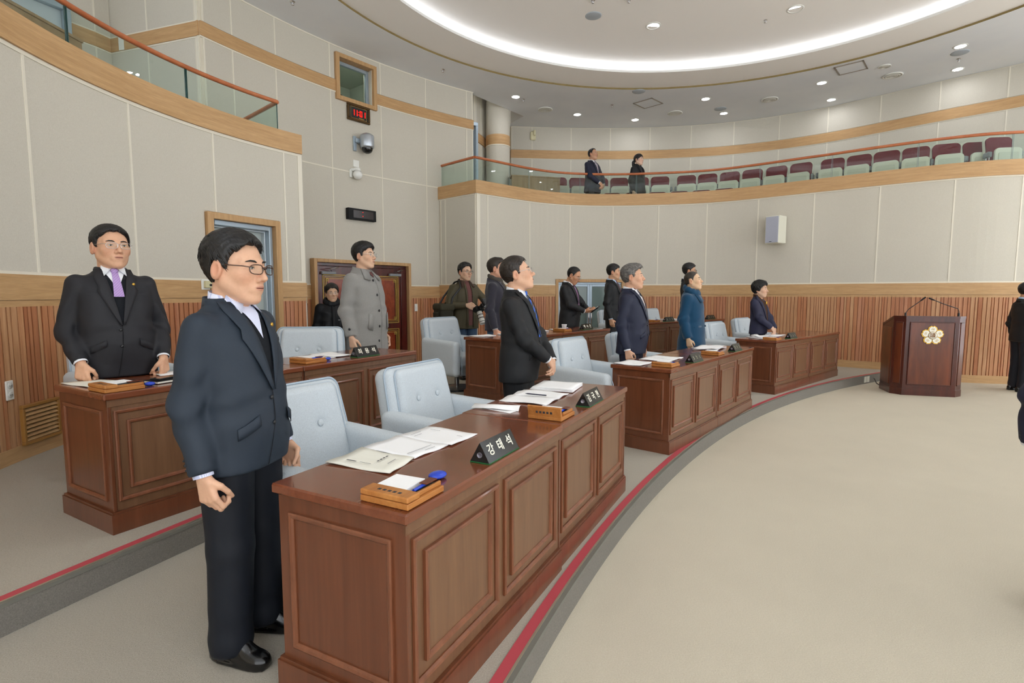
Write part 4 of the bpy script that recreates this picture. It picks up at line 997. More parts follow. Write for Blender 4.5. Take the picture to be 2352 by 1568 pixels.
tag(cab.build('power_cable', M['black']), 'black cable running from the step riser to the lectern', 'cable')
# ================================================================== DESKS, CHAIRS AND WHAT LIES ON THE DESKS
def frame_ring(x0, x1, z0, z1, t, d, y=0.0):
    """mitred moulding round a rectangle, standing d proud of y"""
    prof = [(0, 0), (0, -d*.7), (t*.25, -d), (t*.7, -d*.85), (t, -d*.35), (t, 0)]
    V = []; m = len(prof)
    for (cx, cz, sx, sz) in ((x0, z0, 1, 1), (x1, z0, -1, 1), (x1, z1, -1, -1), (x0, z1, 1, -1)):
        for (o, dy) in prof: V.append((cx+sx*o, y+dy, cz+sz*o))
    F = [(k*m+i, ((k+1) % 4)*m+i, ((k+1) % 4)*m+i+1, k*m+i+1) for k in range(4) for i in range(m-1)]
    b = MB(); b._add(V, F); return b
DEPTH = 0.59; DH = 0.75
_desk_mesh = {}
def desk_unit(p, phi, L, z, label, back=0.0):
    ph = math.radians(phi); e = empty('council_desk', (p[0]-math.sin(ph)*back, p[1]+math.cos(ph)*back, z), ph); tag(e, label, 'desk', 'walnut council desks')
    key = round(L, 3)
    if key not in _desk_mesh:
        D = {}
        D['tabletop'] = MB().bevbox(0, L, 0, DEPTH, DH-.036, DH, .006).mesh('tabletop', M['desk_top'])
        D['body'] = MB().box(.022, L-.004, .022, .05, .05, DH-.034).mesh('body', M['desk_panel'])
        D['end_board'] = MB().bevbox(.018, .036, .018, DEPTH-.015, .1, DH-.036, .002).mesh('end_board', M['desk'])
        D['apron'] = MB().bevbox(.018, L-.002, .016, .03, DH-.075, DH-.036, .002).mesh('apron', M['desk_panel'])
        pl = MB(); pl.prism([(0, 0), (L-.001, 0), (L-.001, DEPTH), (L-.05, DEPTH), (L-.05, .06), (.05, .06), (.05, DEPTH), (0, DEPTH)], 0, .105); D['plinth'] = pl.mesh('plinth', M['desk'])
        D['plinth_bead'] = MB().prism([(.006, .006), (L-.006, .006), (L-.006, DEPTH-.006), (L-.045, DEPTH-.006), (L-.045, .055), (.045, .055), (.045, DEPTH-.006), (.006, DEPTH-.006)], .105, .116).mesh('plinth_bead', M['desk'])
        w = (L-.02-.045)/2
        D['outer'] = frame_ring(.0, w-.04, .165, .655, .02, .014).mesh('outer_moulding', M['desk_mould'])
        D['inner'] = frame_ring(.058, w-.098, .225, .595, .02, .016).mesh('inner_moulding', M['desk_mould'])
        D['field'] = MB().bevbox(.075, w-.115, -.004, .0, .242, .578, .002).mesh('panel_field', M['desk_panel'])
        D['side'] = frame_ring(.07, DEPTH-.07, .165, .655, .022, .012).mesh('side_moulding', M['desk_mould'])
        D['w'] = w; _desk_mesh[key] = D
    D = _desk_mesh[key]
    for k in ('tabletop', 'body', 'end_board', 'apron', 'plinth', 'plinth_bead'): share(k, D[k], e)
    for i in range(2):
        pn = share('front_panel', D['field'], e, (.045+i*(D['w']+.01), .0215, 0)); share('outer_moulding', D['outer'], pn); share('inner_moulding', D['inner'], pn)
    share('side_moulding', D['side'], e, (.018, DEPTH, 0), -PI/2)
    o = share('end_board', D['end_board'], e, (L-.056+.036, 0, 0)); 
    share('side_moulding', D['side'], e, (L-.002, 0, 0), PI/2)
    return e
DESKS = {'D1': ((-.311, 1.518), 62.5, 1.228, S1), 'D2': ((1.366, 4.533), 50.6, 1.25, S1), 'D3': ((3.647, 7.311), 42.1, 1.31, S1),
         'D4': ((-2.094, 2.699), 59.8, 1.225, S2), 'D5': ((-.131, 6.007), 50.2, 1.25, S2), 'D6': ((2.417, 9.452), 37.2, 1.22, S2)}
DL = {'D1': ('near unit of the closest front desk, beside the man in navy', 'far unit of the closest front desk, before the man with blue tie'),
      'D2': ('near unit of the middle front desk, before the grey-haired man', 'far unit of the middle front desk, before the person in teal'),
      'D3': ('near unit of the farthest front desk, before the woman in navy', 'far unit of the farthest front desk, towards the lectern'),
      'D4': ('near unit of the leftmost rear desk, before the man with lilac tie', 'far unit of the leftmost rear desk, before the grey coat'),
      'D5': ('near unit of the middle rear desk, its end facing us', 'far unit of the middle rear desk with a paper cup on it'),
      'D6': ('near unit of the farthest rear desk behind the grey-haired man', 'far unit of the farthest rear desk behind the teal coat')}
for k, (p, phi, L, z) in DESKS.items():
    ph = math.radians(phi)
    desk_unit(p, phi, L-.004, z, 'walnut desk, '+DL[k][0])
    desk_unit((p[0]+math.cos(ph)*L, p[1]+math.sin(ph)*L), phi, L-.004, z, 'walnut desk, '+DL[k][1], .012 if k == 'D1' else 0)
def dl(d, x, y, z=0.0):
    """point given in the desk's own frame -> world, on its top"""
    p, phi, L, zz = DESKS[d]; ph = math.radians(phi)
    return Vector((p[0]+x*math.cos(ph)-y*math.sin(ph), p[1]+x*math.sin(ph)+y*math.cos(ph), zz+DH+z))
def drot(d): return math.radians(DESKS[d][1])

# --- armchairs
M['chair'] = fabric('chair_pale_blue', 'c8d0d5', .9, 240, .10, .2, .1)
M['chair_pipe'] = fabric('chair_piping', 'aebcc8', .9, 240, .05, 0)
def rotx(P, c, a):
    q = P-np.array(c, np.float32); ca, sa = math.cos(a), math.sin(a); return np.stack((q[..., 0], q[..., 1]*ca-q[..., 2]*sa, q[..., 1]*sa+q[..., 2]*ca), -1)
def f_back(P):
    q = rotx(P, (0, .26, .56), math.radians(13)); x = q[..., 0]*(1+.22*q[..., 2]); q = np.stack((x, q[..., 1]+.05*(q[..., 0]/.3)**2*0, q[..., 2]), -1)
    return sd_box(q, (0, .0, .03), (.335, .07, .355), .06)
def f_cush(P):
    q = rotx(P, (0, .26, .56), math.radians(13)); x = q[..., 0]*(1+.22*q[..., 2]); q = np.stack((x, q[..., 1], q[..., 2]), -1)
    d = sd_box(q, (0, -.055, .04), (.275, .05, .325), .045)
    for s in (-1, 1): d = smax(d, -(nrm(q-np.array((s*.105, -.122, .16), np.float32))-.026), .03)
    return d
def f_seat(P): return sd_box(P, (0, -.04, .40), (.255, .30, .075), .05)
def f_arm(P):
    x, y, z = P[..., 0], P[..., 1], P[..., 2]; q = np.stack((np.abs(x)-.0, y, z+.10*(y+.33)*-1+.03*((y+.3)/.3)**2*0), -1)
    q = np.stack((x, y, z-.05*(y+.3)), -1)
    d = sd_box(q, (.315, -.03, .445), (.058, .33, .22), .05); return d
def f_shell(P): return sd_box(P, (0, .02, .295), (.29, .31, .09), .04)
ch = {'back_shell': sdf_mesh('back_shell', f_back, (-.36, .05, .1), (.36, .48, 1.0), .014, M['chair']), 'back_cushion': sdf_mesh('back_cushion', f_cush, (-.33, -.02, .2), (.33, .42, .98), .011, M['chair']),
      'seat_cushion': sdf_mesh('seat_cushion', f_seat, (-.27, -.36, .3), (.27, .28, .5), .014, M['chair']), 'armrest': sdf_mesh('armrest', f_arm, (.24, -.38, .12), (.39, .32, .76), .013, M['chair']),
      'underframe': sdf_mesh('underframe', f_shell, (-.3, -.32, .18), (.3, .35, .4), .018, M['chair'])}
V = np.empty(len(ch['armrest'].vertices)*3, np.float32); ch['armrest'].vertices.foreach_get('co', V); V = V.reshape(-1, 3); V[:, 0] *= -1
F = np.array([p.vertices[:] for p in ch['armrest'].polygons])[:, ::-1]
ch['armrest2'] = np_mesh('armrest', V, F, M['chair'])
def back_pt(x, z, y):
    """point on the tilted back: local back coordinates -> chair coordinates"""
    a = math.radians(13); xx = x/(1+.22*z); return (xx, .26+y*math.cos(a)-z*math.sin(a)*-1*1.0, .56+(-y*math.sin(a))+z*math.cos(a))
def back_curve(hw, hz, zc, y, r=.05):
    P = [(-hw, zc-hz)]
    for k in range(7): q = PI-PI/2*k/6; P.append((-hw+r+r*math.cos(q), zc+hz-r+r*math.sin(q)))
    for k in range(7): q = PI/2-PI/2*k/6; P.append((hw-r+r*math.cos(q), zc+hz-r+r*math.sin(q)))
    P.append((hw, zc-hz)); return [back_pt(x, z, y) for x, z in P]
ch['piping'] = MB().tube(back_curve(.335, .35, .035, -.035, .06), .006, 6).mesh('piping', M['chair_pipe'])
ch['piping2'] = MB().tube(back_curve(.28, .32, .04, -.072, .05), .005, 6).mesh('piping', M['chair_pipe'])
ch['arm_piping'] = MB().tube([(.0, -.36, .25), (.0, -.362, .56), (.0, -.345, .6)], .005, 6).mesh('arm_piping', M['chair_pipe'])
ch['button'] = MB().ell((0, 0, 0), (.018, .009, .018), 14, 8).mesh('button', M['chair'])
ch['column'] = MB().lathe([(.032, .03), (.032, .16), (.045, .17), (.06, .21), (.06, .215)], 18).mesh('column', M['chrome'])
ch['foot'] = MB().lathe([(0, .045), (.05, .045), (.12, .03), (.25, .016), (.262, .01), (.262, 0), (0, 0)], 32).mesh('foot_disc', mat('foot_steel', '8e8c86', .3, .5, .6))
ch['rim'] = MB().lathe([(.258, .0), (.27, .004), (.27, .014), (.258, .019)], 32).mesh('foot_rim', M['black'])
chair_proto = empty('armchair')
for k, nm in (('back_shell', 'back_shell'), ('back_cushion', 'back_cushion'), ('seat_cushion', 'seat_cushion'), ('armrest', 'armrest'), ('armrest2', 'armrest'), ('underframe', 'underframe'), ('column', 'column'), ('foot', 'foot_disc')): 
    o = share(nm, ch[k], chair_proto)
    if k == 'back_shell': share('piping', ch['piping'], o)
    if k == 'back_cushion':
        share('piping', ch['piping2'], o)
        for s in (-1, 1): share('button', ch['button'], o, back_pt(s*.105, .16, -.100), (math.radians(-13), 0, 0))
    if k == 'foot': share('foot_rim', ch['rim'], o)
    if k == 'armrest': share('piping', ch['arm_piping'], o, (.262, 0, 0))
    if k == 'armrest2': share('piping', ch['arm_piping'], o, (-.262, 0, 0))
chairs = [  # centre x,y ; yaw ; z ; label
    ('D1', .63, .95, -2, 'pale blue armchair right beside the man in navy, turned towards us'),
    ('D1', 1.60, .90, 0, 'pale blue armchair in front of the man with the blue tie'),
    ('D2', .27, .92, 0, 'pale blue armchair behind the man with the blue tie'),
    ('D2', 1.47, .93, 0, 'pale blue armchair mostly hidden behind the grey-haired man'),
    ('D3', .66, .95, 0, 'pale blue armchair just right of the teal coat'),
    ('D3', 2.38, 1.28, 0, 'pale blue armchair behind the woman in the navy jacket'),
    ('D4', .78, 1.36, 0, 'pale blue armchair behind the man with lilac tie'),
    ('D4', 1.93, .92, -55, 'pale blue armchair between the left door and the black parka'),
    ('D5', .42, 1.14, 0, 'pale blue armchair in front of the photographer with the camera'),
    ('D6', .38, .95, 0, 'pale blue armchair behind the man with the dark red tie'),
    ('D6', 1.66, 1.0, 0, 'pale blue armchair at the farthest rear desk, right of the grey hair')]
for i, (d, x, y, dy, lb) in enumerate(chairs):
    o = chair_proto if i == 0 else copy_tree(chair_proto)
    q = dl(d, x, y); o.location = (q.x, q.y, DESKS[d][3]); o.rotation_euler = (0, 0, drot(d)+math.radians(dy)); tag(o, lb, 'armchair', 'pale blue council armchairs')

# --- papers
def sheet(d, quad, label, m='paper', t=.0012, lift=0.0, curl=.004, lines=None, name='paper_sheet', seed=0, group=None):
    """quad: four corners in desk coordinates, in order round the sheet"""
    rnd = random.Random(seed); A, B, C_, D_ = [Vector((x, y, 0)) for x, y in quad]; n = 7
    c0 = (A+B+C_+D_)/4; q = dl(d, c0.x, c0.y, .0008+lift)
    k1, k2 = rnd.random()*6, rnd.random()*6
    P = [[(A+(B-A)*(i/n))*(1-j/n)+(D_+(C_-D_)*(i/n))*(j/n)-c0 for j in range(n+1)] for i in range(n+1)]
    for i in range(n+1):
        for j in range(n+1):
            e = max(abs(i/n-.5), abs(j/n-.5))*2; P[i][j].z = curl*e*e*(.5+.5*math.sin(k1+i*.9+k2*j*.2))
    o = MB().slab([[tuple(p) for p in r] for r in P], (0, 0, t)).build(name, M[m], None, q, drot(d))
    tag(o, label, 'paper', group)
    if lines:
        for (u0, v0, u1, v1, mm) in lines:
            a = (A*(1-u0)+B*u0)*(1-v0)+(D_*(1-u0)+C_*u0)*v0-c0; b = (A*(1-u1)+B*u1)*(1-v1)+(D_*(1-u1)+C_*u1)*v1-c0
            dr = (b-a); L_ = dr.length; dr.normalize(); nn = Vector((-dr.y, dr.x, 0))*.0016*(2.2 if mm == 'ink_dark' else 1)
            zz = t+curl+.0006
            lb = MB(); lb._add([a-nn+Vector((0, 0, zz)), b-nn+Vector((0, 0, zz)), b+nn+Vector((0, 0, zz)), a+nn+Vector((0, 0, zz))], [(0, 1, 2, 3)]); lb.build('print', M[mm], o)
    return o
def words(u0, v, u1, n, mm='ink', duty=.7):
    w = (u1-u0)/n; return [(u0+i*w, v, u0+i*w+w*duty, v, mm) for i in range(n)]
sheet('D1', [(.238, .581), (.252, .277), (.44, .312), (.451, .596)], 'cream title page of the open booklet nearest the man in navy', 'paper_cream', .003, curl=.006, seed=1,
      lines=[(.2, .25, .36, .25, 'ink_dark'), (.42, .25, .6, .25, 'ink')] + [(.62, .42+.1*i, .62, .49+.1*i, 'ink_dark') for i in range(4)] + [(.8, .4, .8, .7, 'ink')])
sheet('D1', [(.452, .596), (.441, .312), (.65, .294), (.671, .588)], 'white page of the open booklet next to the cream title page', 'paper', .003, curl=.005, seed=2,
      lines=[(.75, .12, .75, .85, 'ink'), (.82, .2, .82, .45, 'ink')] + [(.1+.07*i, .15, .1+.07*i, .7, 'ink') for i in range(5)] if False else [(.8, .1, .8, .8, 'ink'), (.9, .45, .9, .75, 'ink')])
sheet('D1', [(.672, .581), (.655, .281), (.872, .283), (.878, .573)], 'loose white printed sheet beside the nearest open booklet', 'paper', .002, curl=.006, seed=3,
      lines=[(.15, .15, .15, .5, 'ink'), (.25, .1, .25, .35, 'ink'), (.2, .75, .4, .75, 'ink'), (.8, .6, .9, .6, 'ink')])
o = sheet('D1', [(1.385, .60), (1.325, .353), (1.392, .345), (1.46, .61)], 'folded white paper lying alone between the two seats', 'paper', .001, curl=.0, seed=4, name='folded_paper')
P = []
for i in range(7):
    u = i/6; P.append([(-.033+.066*u, -.14, .0+.03*math.sin(PI*u)*.4+.02*u), (-.035+.07*u, .0, .01+.03*u*(1-u)*2), (-.02+.07*u, .14, .004+.012*u)])
MB().slab(P, (0, 0, .001)).build('upper_flap', M['paper'], o, rot=math.radians(14))
sheet('D1', [(1.585, .565), (1.60, .259), (1.80, .265), (1.79, .58)], 'left page of the open booklet before the man with blue tie', 'paper', .004, curl=.008, seed=5)
sheet('D1', [(1.793, .58), (1.803, .265), (2.0, .274), (1.99, .595)], 'right page of the open booklet before the man with blue tie', 'paper', .004, curl=.008, seed=6)
q = dl('D1', 1.79, .415, .022); tag(MB().tube([(-.073, 0, 0), (.055, 0, 0), (.073, 0, 0)], [.0038, .0038, .0006], 6).build('pencil', mat('pencil_navy', '20223a', .4), None, q, drot('D1')+math.radians(91)), 'dark pencil on the open booklet', 'pencil')
for i in range(4):
    sheet('D1', [(2.03+.006*i, .57-.004*i), (2.045, .265+.003*i), (2.345, .305), (2.30, .585)], 'stack of white papers at the far end of the closest desk, %s' % ('bottom sheet', 'second sheet up', 'third sheet up', 'top sheet')[i], 'paper', .004, lift=.0055*i, curl=.003, seed=7+i, group='paper stack')
# --- triangular name plates
def nameplate(d, x, y, text, label, L=.25, dy=0):
    e = empty('name_plate', dl(d, x, y, .001), drot(d)+math.radians(dy)); tag(e, label, 'name plate', 'black name plates')
    w, h = .085, .08
    b = MB(); b._add([(0, 0, .004), (0, w, .004), (0, w/2, h), (L, 0, .004), (L, w, .004), (L, w/2, h)], [(0, 1, 2), (3, 5, 4), (0, 3, 4, 1), (0, 2, 5, 3), (1, 4, 5, 2)]); b.build('block', M['sign_black'], e)
    MB().box(-.001, L+.001, -.001, w+.001, 0, .004).build('felt_base', M['sign_green'], e)
    MB().lathe([(0, .002), (.011, .002), (.011, 0)], 16, (0, w/2, .032), axis='x').build('seal', mat('seal_silver', 'c9c4cf', .3, .5, .5), e, (-.002, 0, 0))
    a = math.atan2(h-.004, w/2)
    if not text:      # too small to read in the photograph: three faint stroke groups
        rnd = random.Random(int(x*1000)+len(label))
        for k in range(3):
            g = MB(); g.box(-.002, .002, -.018, .018, 0, .0006); g.box(-.013, -.002, .004+.008*rnd.random(), .008+.008*rnd.random(), 0, .0006); g.box(-.012, .012, -.014, -.010, 0, .0006); g.box(.002, .012, .0, .004, 0, .0006)
            g.build('lettering', mat('nameplate_faint_lettering', 'a9a78c', .5), e, (L*(.2+.3*k), w/4-.0012, h/2+.002), (a, 0, 0))
    for k, chx in enumerate(text):
        tm = text_mesh(chx, .05, .0004, .0009); tm.materials.clear(); tm.materials.append(M['sign_white'])
        share('character', tm, e, (L*(.2+.3*k), w/4-.0012, h/2+.002), (a, 0, 0))
    return e
nameplate('D1', .515, .015, '강태석', 'large black name plate nearest us on the closest desk')
nameplate('D1', 1.672, .018, '김국현', 'black name plate before the man with the blue tie')
nameplate('D2', .56, .016, '', 'black name plate before the grey-haired man')
nameplate('D2', 1.83, .02, '', 'black name plate before the person in the teal coat')
nameplate('D3', .535, .018, '', 'black name plate before the woman in navy')
nameplate('D4', 1.79, .06, '최용석', 'black name plate with white letters before the grey coat')
nameplate('D5', 1.97, .13, '박수근', 'black name plate beside the paper cup')
nameplate('D6', .60, .06, '', 'black name plate at the near end of the farthest rear desk')
nameplate('D6', 2.02, .1, '', 'small black name plate peeping out right of the teal coat')
# --- wooden memo boxes with note pad and pen
def memo_box(d, x, y, label, open_lid=False, pad=True, pen='blue_pen', dy=0, grp='wooden memo boxes'):
    e = empty('memo_box', dl(d, x, y, .001), drot(d)+math.radians(dy)); tag(e, label, 'memo box', grp)
    # local: x along the desk, y to the back; lid hinge strip sits at small x
    MB().bevbox(0, .19, 0, .19, 0, .02, .003).build('base', M['box_wood'], e)
    if open_lid:
        o = MB().bevbox(-.008, .004, .0, .19, .0, .06, .003).build('raised_lid', M['box_wood'], e, (.01, 0, .014), (0, math.radians(-12), 0))
        for k in range(5): MB().bevbox(-.0095, -.008, .05+k*.02, .062+k*.02, .022, .034, .0004).build('engraving', M['ink_dark'], o)
    else:
        o = MB().bevbox(0, .062, 0, .19, .021, .04, .004).build('lid', M['box_wood'], e)
        for k in range(5): MB().bevbox(.02, .032, .045+k*.02, .057+k*.02, .0395, .0405, .0003).build('engraving', M['ink_dark'], o)
    MB().bevbox(.062, .19, .012, .022, .02, .034, .002).build('pen_rail', M['box_wood'], e)
    if pad: MB().bevbox(.066, .175, .055, .17, .02, .038, .001).build('note_pad', M['paper'], e, rot=math.radians(3))
    MB().bevbox(.07, .185, .022, .052, .02, .026, .002).build('tray', M['black_matt'], e)
    q = MB().tube([(.075, .037, .033), (.165, .04, .035), (.185, .041, .035)], [.0055, .0055, .002], 8).build('pen', M[pen], e); MB().tube([(.14, .036, .041), (.175, .037, .041)], .002, 5).build('pen_clip', M['chrome'], q)
    MB().bevbox(.12, .18, .02, .05, .04, .043, .001).build('clip_plate', mat('clip_brown', '6a3420', .3), e)
    return e
memo_box('D1', .022, .012, 'closed wooden memo box with white pad at the corner nearest us')
memo_box('D1', 1.275, .03, 'wooden memo box with raised lid before the man with blue tie', True)
memo_box('D2', .10, .04, 'wooden memo box before the grey-haired man')
memo_box('D2', 1.30, .03, 'wooden memo box before the person in the teal coat')
memo_box('D3', .03, .02, 'wooden memo box before the woman in navy')
memo_box('D4', .012, .012, 'wooden memo box before the man with lilac tie', pen='black')
memo_box('D4', 1.30, .07, 'wooden memo box before the grey coat')
memo_box('D5', 1.44, .11, 'wooden memo box beside the paper cup')
memo_box('D6', .22, .06, 'wooden memo box at the near end of the farthest rear desk')
def blue_case(d, x, y, label, r=.03):
    o = MB().ell((0, 0, 0), (r*1.25, r, .012), 20, 8).build('seal_case', M['blue_pen'], None, dl(d, x, y, .0125), drot(d)); tag(o, label, 'case', 'blue oval cases'); return o
blue_case('D1', .305, .105, 'blue oval case beside the nearest memo box')
blue_case('D4', .255, .075, 'blue oval case before the man with lilac tie', .022)
blue_case('D4', 1.56, .14, 'blue oval case before the grey coat', .02)
# --- things on the other desks
sheet('D2', [(.02, .565), (.03, .30), (.32, .31), (.33, .58)], 'white papers at the near corner of the middle front desk', 'paper', .006, curl=.006, seed=21)
sheet('D2', [(.465, .53), (.467, .225), (.675, .23), (.67, .55)], 'white sheet before the grey-haired man, nearer of two', 'paper', .004, curl=.005, seed=22)
sheet('D2', [(.68, .55), (.683, .235), (.885, .243), (.87, .56)], 'white sheet before the grey-haired man, farther of two', 'paper', .004, curl=.005, seed=23)
for i, l in enumerate(('lower', 'upper')): sheet('D2', [(1.72-.03*i, .47), (1.76, .215+.01*i), (2.2, .235), (2.16+.03*i, .50)], 'loose pile of papers before the teal coat, %s sheet' % l, 'paper', .006, lift=.012*i, curl=.012, seed=24+i)
P = 'D3'
sheet(P, [(.30, .56), (.18, .28), (.62, .29), (.72, .54)], 'white papers before the woman in navy, flat sheet', 'paper', .005, curl=.004, seed=31)
o = sheet(P, [(.30, .5), (.28, .27), (.5, .28), (.52, .5)], 'open white booklet with a bulging page before the woman in navy', 'paper', .006, lift=.008, curl=.03, seed=32)
sheet(P, [(.74, .55), (.70, .30), (1.12, .31), (1.16, .52)], 'white papers right of the booklet before the woman in navy', 'paper', .006, curl=.006, seed=33)
sheet('D4', [(.03, .579), (.052, .289), (.245, .268), (.215, .558)], 'cream paper under the fist of the man with lilac tie', 'paper_cream', .004, curl=.004, seed=41)
sheet('D4', [(.50, .55), (.47, .40), (.70, .38), (.74, .56)], 'white paper by the other hand of the man with lilac tie', 'paper', .003, curl=.004, seed=42)
nb = empty('notebook', dl('D4', .35, .15, .001), drot('D4')+math.radians(8)); tag(nb, 'small cream-edged notebook under a black phone', 'notebook')
MB().bevbox(-.06, .09, -.06, .06, 0, .003, .001).build('cover', M['black_matt'], nb); MB().bevbox(-.058, .088, -.058, .058, .003, .013, .001).build('pages', M['paper_cream'], nb); MB().bevbox(-.06, .09, -.06, .06, .013, .016, .001).build('cover', M['black_matt'], nb)
ph_ = empty('mobile_phone', dl('D4', .35, .16, .0175), drot('D4')+math.radians(18)); tag(ph_, 'black mobile phone lying on the notebook', 'phone')
MB().bevbox(-.035, .1, -.035, .035, 0, .009, .003).build('case', M['black'], ph_); MB().bevbox(-.03, .09, -.031, .031, .009, .0098, .0003).build('screen', mat('phone_glass', '0d0f12', .05, .7), ph_)
sheet('D4', [(1.52, .50), (1.56, .20), (1.70, .21), (1.72, .52)], 'white sheet before the grey coat, nearer of two', 'paper', .004, curl=.006, seed=43)
sheet('D4', [(1.70, .53), (1.66, .22), (1.86, .20), (1.90, .53)], 'white sheet before the grey coat, farther of two', 'paper', .004, curl=.006, lift=.005, seed=44)
sheet('D5', [(.08, .57), (.10, .36), (.36, .38), (.38, .57)], 'white papers at the near end of the middle rear desk', 'paper', .006, curl=.004, seed=51)
sheet('D5', [(.50, .56), (.46, .34), (.66, .33), (.70, .55)], 'white papers by the hand of the man with the scarf', 'paper', .012, curl=.004, seed=52)
sheet('D5', [(1.1, .50), (1.1, .30), (1.36, .31), (1.38, .51)], 'white papers left of the paper cup', 'paper', .015, curl=.004, seed=53)
sheet('D5', [(1.72, .57), (1.60, .37), (1.95, .38), (2.2, .56)], 'thin grey folder lying behind the paper cup', 'paper', .004, curl=.002, seed=54)
bpy.data.objects[-1] if False else None
cp = empty('paper_cup', dl('D5', 1.79, .35, .001)); tag(cp, 'small white paper cup on the middle rear desk', 'cup')
MB().lathe([(0, .004), (.026, .004), (.026, 0), (.027, 0), (.037, .072), (.039, .075), (.036, .075), (.025, .006)], 24).build('cup_wall', M['paper'], cp); MB().lathe([(.0365, .07), (.0395, .073), (.0395, .078), (.036, .078)], 24).build('rolled_rim', M['paper'], cp)
sheet('D6', [(.34, .42), (.33, .24), (.62, .24), (.64, .43)], 'white papers on the farthest rear desk before the empty chair', 'paper', .006, curl=.003, seed=61)
sheet('D6', [(1.0, .5), (.98, .3), (1.3, .3), (1.33, .5)], 'white papers on the farthest rear desk left of the teal coat', 'paper', .02, curl=.003, seed=62)
# ================================================================== PEOPLE
def skin_mat(name, base, spec=.35):
    m = mat(name, base, .5, spec)
    N, L = nodes_of(m); at = N.new('ShaderNodeAttribute'); at.attribute_name = 'tint'
    n = noise(m, tex_coord(m), 90, 3, .6)
    c_ = mixc(m, at.outputs['Color'], ramp(m, n, [(.3, (.93, .92, .92)), (.7, (1, 1, 1))]), 1.0, 'MULTIPLY'); setcol(m, c_)
    N['Principled BSDF'].inputs['Subsurface Weight'].default_value = .08; N['Principled BSDF'].inputs['Subsurface Radius'].default_value = (.02, .008, .004)
    return m
SKIN = skin_mat('skin', 'd8a585')
def hair_mat(name, dark, light):
    m = mat(name, dark, .42, .45)
    n = noise(m, tex_coord(m, (160, 30, 60)), 1.0, 3, .6); setcol(m, ramp(m, n, [(.35, dark), (.7, light)])); setbump(m, n, .5, .004); return m
HAIR = {'black': hair_mat('hair_black', '0b0a0a', '1e1b1a'), 'brown': hair_mat('hair_dark_brown', '1c1611', '3a3027'), 'grey': hair_mat('hair_grey', '3f3d3b', '8b8781'), 'buzz': hair_mat('hair_cropped', '231d17', '473d33')}
def suit(name, col, amt=.10): return fabric(name, col, .62, 700, amt, .08, .3, 0)
CL = {'navy1': suit('suit_navy_slate', '29323d'), 'navy1t': suit('trousers_navy', '161a22'), 'black': suit('suit_black', '1f2022'), 'black2': suit('suit_charcoal_black', '26262a'), 'navy2': suit('suit_navy', '23273a'),
      'greycoat': fabric('coat_grey_wool', '8d8b87', .95, 260, .14, .35, .1, .2), 'teal': fabric('coat_teal_wool', '1e4460', .95, 300, .14, .3, .1, .25), 'parka': suit('parka_black', '15171b'), 'olive': suit('jacket_olive', '4a4330', .15),
      'wooldark': fabric('jacket_dark_wool', '35343c', .95, 380, .2, .3, .1, .2), 'navyw': suit('jacket_navy_sheen', '2b2c42'), 'dkblue': suit('trousers_dark', '1a1d26'), 'denim': suit('jeans_blue', '3b4f68', .2), 'coatblack': suit('coat_black', '191b1f'),
      'white': fabric('shirt_white', 'eceef2', .7, 500, .03, 0), 'ltblue': fabric('shirt_light_blue', 'b9cde6', .7, 500, .04, 0), 'vest': fabric('sweater_dark', '202226', .95, 320, .2, .3), 'maroon': fabric('shirt_maroon', '6b4744', .85, 300, .12, .1),
      'turtle': fabric('turtleneck_brown', '4a3424', .95, 300, .2, .3), 'grey_cuff': fabric('cuff_grey', 'a9a6a4', .9, 300, .08, .1), 'scarf': fabric('scarf_grey_brown', '4f4a44', .95, 140, .35, .3)}
def striped(name, c1, c2, sc, rot=(0, 0, 0)):
    m = mat(name, c1, .6, .3); N, L = nodes_of(m); w = N.new('ShaderNodeTexWave'); w.inputs['Scale'].default_value = sc; L.new(tex_coord(m, rot=rot), w.inputs['Vector'])
    setcol(m, ramp(m, w.outputs['Color'], [(.45, c1), (.55, c2)])); return m
CL['pinstripe'] = striped('shirt_pinstripe', 'c3c9e6', 'e3e6f6', 60)
TIE = {'lilac': striped('tie_lilac', 'a88ac0', 'b79bcf', 30, (0, .8, 0)), 'blue': striped('tie_blue_stripe', '2f62c8', '3c4654', 7.5, (0, .75, 0)), 'red': striped('tie_dark_red', '5a2433', '7a3a4a', 20, (0, .7, 0)), 'pale': striped('tie_pale', 'b9aab5', '8d8794', 22, (0, .7, 0)), 'multi': striped('tie_multi', 'b0627a', '5a6a9a', 18, (0, .7, 0))}
SHOE = mat('shoe_leather', '0d0d0e', .18, .6)

def rotz(a): a = math.radians(a); return np.array([[math.cos(a), -math.sin(a), 0], [math.sin(a), math.cos(a), 0], [0, 0, 1]])
def rotX(a): a = math.radians(a); return np.array([[1, 0, 0], [0, math.cos(a), -math.sin(a)], [0, math.sin(a), math.cos(a)]])
def rotY(a): a = math.radians(a); return np.array([[math.cos(a), 0, math.sin(a)], [0, 1, 0], [-math.sin(a), 0, math.cos(a)]])

